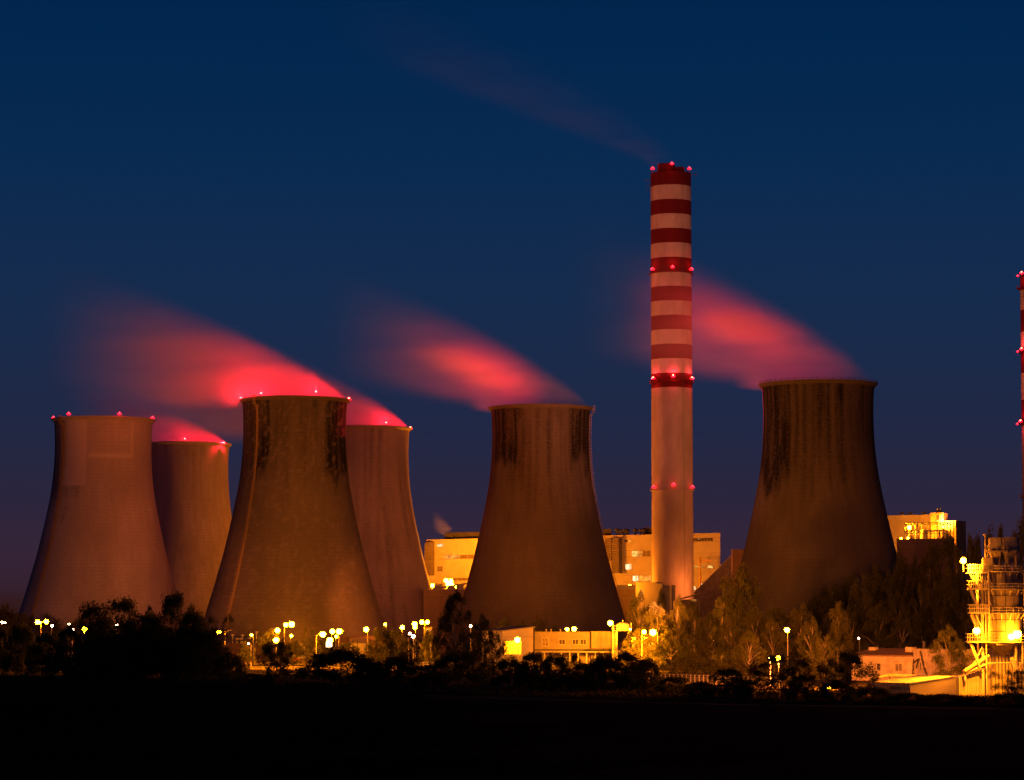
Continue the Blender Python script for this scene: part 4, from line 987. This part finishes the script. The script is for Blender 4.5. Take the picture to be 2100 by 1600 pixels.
lamp("POINT", P(1925, 1084, 1274), 3.5e4, SODL, 1)
lamp("POINT", P(1975.5, 1146, SY - 6), 3.5e3, SODL, .6)
lamp("POINT", P(2003, 1290, SY - 7), 3e3, SODL, .6)
lamp("POINT", P(2080, 1296, SY - 7), 7e3, SODL, .8)
# ------------------------------------------------------------ trees
def leaf_mat(name, c1, c2, tr=.35):
    m = newmat(name); nt = m.node_tree; nt.nodes.remove(nt.nodes["Principled BSDF"]); out = nt.nodes["Material Output"]
    n = noise_val(nt, 3.0, 3).ss(.35, .65); g = nt.nodes.new("ShaderNodeNewGeometry")
    rnd = E(nt, g.outputs["Random Per Island"])
    col = mixc(nt, n * .5 + rnd * .5, c1, c2)
    d = nt.nodes.new("ShaderNodeBsdfDiffuse"); t = nt.nodes.new("ShaderNodeBsdfTranslucent"); mx = nt.nodes.new("ShaderNodeMixShader")
    nt.links.new(col, d.inputs[0]); nt.links.new(col, t.inputs[0]); mx.inputs[0].default_value = tr
    nt.links.new(d.outputs[0], mx.inputs[1]); nt.links.new(t.outputs[0], mx.inputs[2]); nt.links.new(mx.outputs[0], out.inputs["Surface"])
    return m
M_LEAF = leaf_mat("leaves", (.07, .08, .02), (.14, .135, .04)); M_BARK = mat("bark", (.12, .09, .06), .95, .4, 3)
M_BBARK = mat("birch_bark", (.38, .32, .25), .9, .4, 3)
def env(kind, t):
    if kind == "round": return math.sqrt(max(0, 1 - ((t - .48) / .53) ** 2))
    if kind == "birch": return max(0, math.sin(math.pi * min(1, t ** .85))) ** .6 * (1 - .3 * t)
    if kind == "poplar": return max(0, math.sin(math.pi * (.08 + .92 * t))) ** .5
    if kind == "cone": return (1 - t) ** .8
    if kind == "bush": return math.sqrt(max(0, 1 - t * t))
    return 1
SPEC = {  # kind: aspect h/w, crown bottom, clumps, clump radius, leaves, leaf size, droop
 "round": (1.0, .08, 70, .12, 11000, .036, .0), "birch": (1.6, .05, 55, .085, 12000, .028, .06), "poplar": (3.0, .04, 70, .045, 8000, .02, .0),
 "cone": (2.2, .03, 90, .05, 7000, .024, .02), "bush": (.6, .0, 80, .17, 12000, .055, .0), "airy": (1.1, .15, 38, .10, 5500, .034, .02)}
def tree_proto(kind, seed):
    asp, zb, nc, rc, nl, ls, droop = SPEC[kind]; rnd = random.Random(seed)
    W = 1 / asp * 1.0; cl = []
    lob = [(rnd.uniform(0, 6.28), rnd.uniform(.1, .3), rnd.choice((2, 3, 5)), rnd.uniform(0, 6.28)) for _ in range(3)]
    def lobf(a, t): return 1 + sum(b * math.sin(k * a + p + 5 * t) for p, b, k, _ in lob) * .8
    while len(cl) < nc:
        t = rnd.random() ** (.9 if kind != "bush" else 1.0); a = rnd.uniform(0, 2 * math.pi)
        e = env(kind, t) * lobf(a, t); rr = e * (.35 + .65 * rnd.random() ** .5)
        cl.append((Vector((math.cos(a) * rr * W / 2 * 1.0, math.sin(a) * rr * W / 2 * 1.0, zb + (1 - zb) * t * .95)), rc * rnd.uniform(.6, 1.3) * (1 if kind != "birch" else 1.1 - .5 * t)))
    vs = []; fs = []
    for i in range(nl):
        c, r = cl[int(rnd.random() * nc)]
        g = Vector((rnd.gauss(0, 1), rnd.gauss(0, 1), rnd.gauss(0, .8))); g = g / max(.5, g.length) * (rnd.random() ** .4)
        p = c + g * r * .95
        if droop: p.z -= droop * abs(rnd.gauss(0, 1)) * (g.x ** 2 + g.y ** 2)
        if p.z < 0.002: p.z = rnd.random() * .03
        s = ls * rnd.uniform(.5, 1.15)
        n_ = Vector((rnd.gauss(0, 1), rnd.gauss(0, 1), rnd.gauss(0, 1))).normalized(); u = n_.orthogonal().normalized(); v = n_.cross(u)
        if droop: u = (u + Vector((0, 0, -1.3))).normalized(); v = n_.cross(u) * .6
        k0 = len(vs); vs += [p - u * s * .5, p + v * s * .32, p + u * s * .5, p - v * s * .32]; fs.append((k0, k0 + 1, k0 + 2, k0 + 3))
    q = MB(); q.add([(v.x * asp, v.y * asp, v.z) for v in vs], fs)
    root = empty("tree", (0, 0, 0)); cr_ = q.build("crown", M_LEAF, root)
    q = MB(); tw = .022
    top = .8 if kind in ("birch", "poplar", "cone") else .6
    pts = [Vector((rnd.uniform(-.01, .01) * k, rnd.uniform(-.01, .01) * k, top * k / 5)) for k in range(6)]
    sc = lambda v: (v.x * asp, v.y * asp, v.z)
    for k in range(5): q.tube(sc(pts[k]), sc(pts[k + 1]), tw * asp * (1 - k / 6) * .6, tw * asp * (1 - (k + 1) / 6) * .6, n=6)
    for c, r in cl[:(16 if kind != "bush" else 8)]:
        zz = max(.05, min(top, c.z * .6)); k = min(4, int(zz / top * 5)); b = pts[k].lerp(pts[k + 1], zz / top * 5 - k); mid = b.lerp(c, .5) + Vector((0, 0, .03))
        q.tube(sc(b), sc(mid), tw * asp * .28, tw * asp * .18, n=4); q.tube(sc(mid), sc(c), tw * asp * .18, tw * asp * .07, n=4)
    q.build("trunk", M_BBARK if kind == "birch" else M_BARK, root)
    return root
PROTO = {k: [tree_proto(k, 11 * i + len(k)) for i in range(3 if k in ("birch", "round", "bush") else 2)] for k in SPEC}
used = set(); trnd = random.Random(5)
NAME = {"birch": "birch_tree", "round": "broadleaf_tree", "poplar": "poplar_tree", "cone": "conifer_tree", "bush": "bush", "airy": "young_tree"}
def plant(kind, px, ytop, w, Y, label, group=None, v=None, cat=None):
    h = Z(ytop, Y); wm = w * Y / F * (1.22 if group == gB else 1.15 if Y < 770 else 1); c = P(px, 1275, Y)
    v = trnd.randrange(len(PROTO[kind])) if v is None else v % len(PROTO[kind]); pr = PROTO[kind][v]
    o = pr if (kind, v) not in used else copy_tree(pr)
    used.add((kind, v))
    o.name = NAME[kind]; o.location = (c.x, Y, -.05); o.rotation_euler.z = trnd.uniform(0, 6.28)
    o.scale = (wm, wm, h)
    for k in ("label", "category", "group"):
        if k in o: del o[k]
    tag(o, label, cat or ("bush" if kind == "bush" else "tree"), group); return o
gF = "dark trees and bushes along the field edge"; gB = "birches of the wood right of the chimney"; gH = "dark wood on the slope behind"; gP = "garden trees between the plant lamps"; gL = "lit bushes at the foot of the left tower"
T = [
 # far left, lit orange faintly, at the tower's foot
 ("bush", 8, 1243, 60, 1130, "tallest faint orange bush at the left edge behind the dark hedge", gL), ("round", 45, 1252, 60, 1120, "faint orange tree just right of the left edge", gL),
 ("bush", 100, 1262, 70, 1110, "faint orange bush behind the two-headed lamp post", gL), ("bush", 165, 1268, 60, 1090, "faint orange bush behind the bright orange lamp", gL), ("bush", -30, 1262, 90, 1100, "faint orange bush cut by the left edge", gL),
 # left black mass
 ("bush", -10, 1283, 90, 760, "black bush cut by the left edge of the photo", gF), ("bush", 45, 1285, 80, 750, "black bush second from the left edge", gF), ("bush", 100, 1300, 90, 740, "black bush below the two-headed lamp", gF), ("bush", 140, 1285, 70, 735, "black bush between the two-headed lamp and the starlike lamp", gF),
 ("bush", 215, 1290, 120, 738, "large black bush filling the left foot of the big spreading tree", gF), ("bush", 312, 1282, 120, 722, "large black bush under the slim black tree", gF), ("bush", 388, 1286, 110, 708, "large black bush at the foot of the tallest left tree", gF),
 ("bush", 195, 1312, 90, 730, "black bush under the bright orange lamp", gF),
 ("round", 238, 1229, 118, 725, "big black spreading tree in front of the pale tower", gF), ("round", 205, 1262, 66, 745, "airy left shoulder of the big black tree", gF), ("poplar", 305, 1238, 26, 735, "slim black tree in the gap between the two big left trees", gF), ("round", 300, 1262, 90, 715, "black round tree joining the two big left trees", gF),
 ("round", 356, 1217, 84, 720, "tallest black tree on the left, against the half hidden tower", gF), ("round", 395, 1256, 70, 705, "black tree at the right flank of the tallest left tree", gF), ("airy", 440, 1258, 60, 700, "thin black tree with sparse twigs beside the one-armed lamp", gF), ("bush", 425, 1290, 100, 690, "black bush under the thin sparse tree", gF), ("bush", 470, 1338, 70, 668, "low black bush sloping down from the left trees", gF),
 ("bush", 330, 1310, 140, 700, "broad black bush under the tallest left tree", gF), ("bush", 250, 1320, 130, 705, "broad black bush under the big spreading tree", gF), ("bush", 515, 1382, 80, 650, "low black scrub left of the round dark bush", gF),
 # centre left
 ("round", 567, 1312, 62, 645, "round dark bush right under the strongest lamp", gF), ("bush", 700, 1333, 170, 640, "wide dome shaped dark bush right of the lit grass", gF), ("bush", 640, 1399, 110, 620, "low scrub before the lit grass", gF), ("bush", 760, 1352, 80, 640, "right shoulder bush of the wide dome", gF),
 ("airy", 822, 1292, 78, 640, "airy dark tree with see-through branches left of the tall birch", gF, 0), ("bush", 815, 1345, 90, 632, "dark bush at the foot of the airy tree", gF), ("bush", 870, 1365, 90, 625, "low dark bush between airy tree and tall birch", gF),
 ("birch", 936, 1206, 92, 655, "tall dark birch left of the dark tower, tallest tree in the middle", gF, 0), ("birch", 995, 1254, 66, 660, "smaller dark birch leaning at the right of the tallest middle tree", gF, 1), ("bush", 940, 1340, 120, 630, "dark bush at the foot of the tall birch", gF), ("airy", 1012, 1310, 60, 650, "dark scraggly tree before the sign board", gF),
 ("bush", 1045, 1352, 80, 610, "hedge bush before the sign board", gF), ("bush", 1095, 1340, 80, 610, "hedge bush before the yellow workshop corner", gF), ("bush", 1140, 1344, 80, 600, "hedge bush under the office building's first window", gF), ("bush", 1195, 1362, 90, 595, "low hedge bush below the office windows", gF),
 ("bush", 1240, 1341, 90, 585, "taller hedge bush below the office wing", gF), ("bush", 1285, 1338, 80, 580, "taller hedge bush left of the glowing foliage", gF), ("bush", 1325, 1352, 70, 575, "hedge bush in front of the glowing foliage", gF), ("bush", 1385, 1388, 90, 560, "low hedge bush right of the tall lamp pole", gF),
 ("round", 1178, 1342, 26, 640, "small bright yellow shrub shining above the hedge", gP),
 ("bush", 1490, 1372, 100, 530, "rounded mound bush with lit top before the birches", gF), ("bush", 1440, 1398, 80, 535, "low dark bush left of the rounded mound", gF), ("bush", 1540, 1395, 70, 525, "low dark bush right of the rounded mound", gF),
 ("round", 1602, 1344, 96, 520, "black tree with spiky outline under the orange light", gF), ("bush", 1650, 1385, 80, 518, "black bush right of the spiky black tree", gF), ("round", 1740, 1336, 84, 515, "black round tree left of the corrugated shed", gF), ("bush", 1715, 1395, 90, 505, "black bush at the foot of the round black tree", gF), ("bush", 1790, 1408, 80, 500, "low black bush before the corrugated shed's left end", gF),
 ("bush", 1860, 1421, 110, 492, "low black bush before the corrugated shed's right end", gF), ("bush", 1935, 1423, 110, 488, "low black bush before the low store", gF), ("bush", 2000, 1428, 90, 485, "low black bush before the silo hall's lean-to", gF), ("airy", 2062, 1372, 70, 500, "dark twiggy bush in front of the glowing silo hall", gF), ("airy", 2092, 1370, 50, 495, "dark twiggy bush cut by the right edge", gF), ("bush", 2070, 1420, 90, 480, "low black bush at the right edge", gF),
 # garden trees between lamps
 ("round", 551, 1290, 44, 1005, "yellow lit tree left of the starlike lamp", gP), ("round", 592, 1317, 30, 930, "small bright yellow tree right of the strongest lamp", gP), ("round", 604, 1314, 30, 925, "umbrella shaped bright yellow tree", gP), ("cone", 627, 1284, 24, 915, "bright yellow cypress beside the long bare pole", gP), ("cone", 641, 1290, 34, 930, "dark conifer right behind the yellow cypress", gP),
 ("round", 660, 1306, 36, 960, "dim tree behind the long bare lamp pole", gP), ("round", 713, 1318, 36, 990, "dim tree between the two close lamps and the small house", gP), ("cone", 724, 1311, 8, 1030, "left one of two tiny dark conifers before the small house", gP), ("cone", 733, 1314, 8, 1030, "right one of two tiny dark conifers before the small house", gP),
 ("bush", 501, 1319, 32, 900, "trimmed dark hedge ball on the lit lawn", gP), ("cone", 523, 1322, 9, 895, "narrow dark conifer beside the trimmed hedge ball", gP), ("bush", 757, 1322, 28, 900, "dark clipped bush left of the round tree", gP),
 ("round", 782, 1282, 44, 905, "round green tree below the small high lamp", gP), ("round", 812, 1292, 50, 900, "second round green tree behind the airy one", gP), ("bush", 800, 1325, 60, 870, "orange lit shrub below the round green tree", gP), ("bush", 880, 1292, 40, 970, "dim bush behind the side by side lamps", gP),
 # behind the office
 ("bush", 1035, 1272, 60, 1020, "dark bush behind the yellow workshop's roof", gP), ("round", 1108, 1263, 34, 1000, "dark tree behind the joint of workshop and office", gP), ("bush", 1135, 1286, 60, 1000, "dark bush behind the office roof", gP), ("bush", 1070, 1276, 50, 1010, "low dark bush between the bush and the tree behind the workshop", gP),
 # birch wood right of chimney
 ("birch", 1312, 1206, 52, 880, "first birch of the wood, beside the chimney's left edge", gB), ("birch", 1345, 1228, 60, 850, "birch with glowing underside behind the tall lamp pole", gB), ("birch", 1358, 1198, 30, 905, "narrow birch top against the chimney's foot", gB), ("birch", 1388, 1214, 50, 870, "birch in front of the chimney's right edge", gB),
 ("birch", 1300, 1286, 60, 832, "low birch foliage lit brilliant yellow left of the tall pole", gB), ("birch", 1337, 1296, 54, 830, "low birch foliage lit brilliant yellow at the tall pole", gB), ("bush", 1318, 1330, 80, 828, "brilliant yellow bush under the lamps in the birches", gB),
 ("birch", 1425, 1228, 60, 890, "dim birch left of the tall leafy tree", gB), ("birch", 1375, 1280, 64, 800, "brown lit birch right of the tall pole", gB), ("birch", 1420, 1290, 62, 790, "brown lit birch before the dim one", gB),
 ("round", 1515, 1164, 76, 900, "tall leafy tree topping the birch wood at the conveyor", gB), ("birch", 1480, 1205, 56, 840, "pale birch left of the tall leafy tree's foot", gB), ("birch", 1455, 1250, 60, 800, "brown birch with a pale trunk, third from the gap", gB), ("birch", 1500, 1258, 62, 760, "brown lit birch with a forked pale trunk", gB),
 ("birch", 1550, 1240, 66, 780, "brown lit birch left of the starlike lamp", gB), ("birch", 1585, 1262, 60, 760, "low birch just left of the starlike lamp", gB), ("birch", 1640, 1232, 68, 775, "birch just right of the starlike lamp", gB), ("birch", 1665, 1262, 60, 740, "low birch right of the starlike lamp", gB), ("birch", 1718, 1228, 56, 745, "brightest brown birch with a clear outline above the workshop", gB),
 ("birch", 1610, 1280, 60, 790, "birch behind the starlike lamp's pole", gB), ("birch", 1535, 1290, 60, 730, "front birch with a pale leaning trunk", gB), ("birch", 1690, 1300, 60, 700, "low birch left of the old workshop", gB), ("round", 1590, 1248, 60, 900, "dim tree in the dip before the darkest tower", gB),
 ("birch", 1800, 1232, 76, 850, "dim birch with drooping branches behind the old workshop", gB), ("birch", 1847, 1255, 60, 850, "dim birch right behind the roof stack", gB), ("birch", 1946, 1278, 78, 640, "bright orange lit birch between workshop and silo", gB, 1), ("bush", 1962, 1392, 40, 590, "small lit bush at the corner of the silo lean-to", gB),
 ("bush", 1420, 1345, 90, 760, "brown undergrowth bush left in the birch wood", gB), ("bush", 1500, 1350, 90, 740, "brown undergrowth bush in the middle of the birch wood", gB), ("bush", 1580, 1345, 90, 720, "brown undergrowth bush under the starlike lamp", gB), ("bush", 1650, 1350, 90, 700, "brown undergrowth bush right of the starlike lamp", gB),
]
for t in T: plant(*t[:7], v=t[7] if len(t) > 7 else None)
# dark wood on the slope behind
W = [(1600, 1262, 950), (1625, 1248, 960), (1655, 1226, 970), (1690, 1205, 975), (1715, 1188, 980), (1745, 1172, 985), (1770, 1182, 960), (1798, 1150, 990), (1825, 1160, 960), (1855, 1138, 980), (1880, 1132, 985), (1905, 1122, 985), (1938, 1100, 990),
     (1965, 1108, 960), (1995, 1085, 960), (2020, 1082, 985), (2052, 1066, 980), (2085, 1080, 960), (2105, 1070, 960), (1700, 1250, 920), (1745, 1240, 925), (1790, 1225, 925), (1840, 1205, 925), (1890, 1190, 925), (1940, 1180, 925), (1990, 1170, 925), (2040, 1160, 925), (1870, 1250, 890), (1930, 1245, 890), (1985, 1240, 890)]
for i, (x, y, Y) in enumerate(W):
    front = i >= 19
    lb = "dark tree of the front row on the slope, one of a close wood" if front else "dark tree on the skyline of the wood above the old workshop"
    plant("birch" if i % 3 else "round", x, y, 62 if i % 3 else 66, Y, lb, gH)
for k in PROTO:
    for i, p in enumerate(PROTO[k]):
        if (k, i) not in used: hide_proto(p)
# weeds along the field edge: nobody could count them
q = MB(); rnd = random.Random(77)
edge = [(-330, 745), (-150, 700), (-40, 600), (30, 520), (110, 462), (200, 455), (320, 455)]
for i in range(26000):
    k = rnd.random() * (len(edge) - 1); j = int(k); t = k - j; x = edge[j][0] + (edge[j + 1][0] - edge[j][0]) * t; y = edge[j][1] + (edge[j + 1][1] - edge[j][1]) * t
    y += rnd.random() ** 1.3 * 55 + 1; h = rnd.uniform(.25, .9) * (1 + .9 * mnoise.noise(Vector((x * .06, y * .03, 0)))); w_ = rnd.uniform(.12, .35); a = rnd.uniform(0, 3.14); lx, ly = rnd.gauss(0, .3), rnd.gauss(0, .3)
    q.add([(x - w_ * math.cos(a), y - w_ * math.sin(a), 0), (x + w_ * math.cos(a), y + w_ * math.sin(a), 0), (x + lx, y + ly, max(.25, h))], [(0, 1, 2)])
o = q.build("weeds", leaf_mat("dry_grass", (.06, .045, .02), (.12, .09, .04), .2), None)
tag(o, "tall weeds and grass along the edge of the dark field", "weeds", kind="stuff")
# parked cars on the yard behind the lawn
def car(px, Y, rz, label, col):
    c = P(px, 1275, Y); r = tag(empty("parked_car", (c.x, Y, 0), rz), label, "car", "cars parked on the plant road")
    body = [(-2.1, .35), (-2.15, .75), (-1.9, .9), (-1.3, .98), (-.75, 1.42), (.75, 1.44), (1.45, .98), (2.0, .85), (2.12, .6), (2.1, .35)]
    q = MB(); n = len(body); q.add([(x, -.82 if z < 1.1 else -.66, z) for x, z in body] + [(x, .82 if z < 1.1 else .66, z) for x, z in body], [tuple(range(n)), tuple(range(2 * n - 1, n - 1, -1))] + [(i, i + n, (i + 1) % n + n, (i + 1) % n) for i in range(n)])
    q.build("body", mat("car_" + label[:5].strip(), col, .3, .05, 1, spec=.5), r)
    q = MB(); q.add([(-1.15, -.80, 1.0), (1.25, -.80, 1.0), (.7, -.69, 1.36), (-.7, -.69, 1.36)], [(0, 1, 2, 3)]); q.build("side_window", M_GLASS, r)
    for x in (-1.3, 1.35):
        for y in (-.78, .78):
            w = MB(); w.tube((x, y - .1, .33), (x, y + .1, .33), .33, n=14); w.build("wheel", M_DARK, r)
car(645, 985, .1, "light silver car parked by the long bare lamp pole", (.4, .4, .4)); car(607, 1000, .1, "red car parked under the umbrella shaped yellow tree", (.35, .03, .02))
# red and pale barrier panels on the lawn
fc = pxface(490, 915, 516, 913); r = fc.root("road_barrier", "red and pale barrier panels in front of the trimmed hedge ball", "barrier")
q = MB()
for i in range(3): q.box(i * fc.L / 3 + .1, (i + 1) * fc.L / 3 - .1, -.1, .1, .3, 1.6)
q.build("panels", mat("barrier_pale", (.6, .4, .3), .7, .1, 1), r)
q = MB()
for i in range(4): q.box(i * fc.L / 3 - .095, i * fc.L / 3 + .095, -.12, .12, 0, 1.7)
q.box(0, fc.L, -.13, -.105, .3, .5); q.build("red_posts", mat("barrier_red", (.5, .04, .02), .7, .1, 1), r)
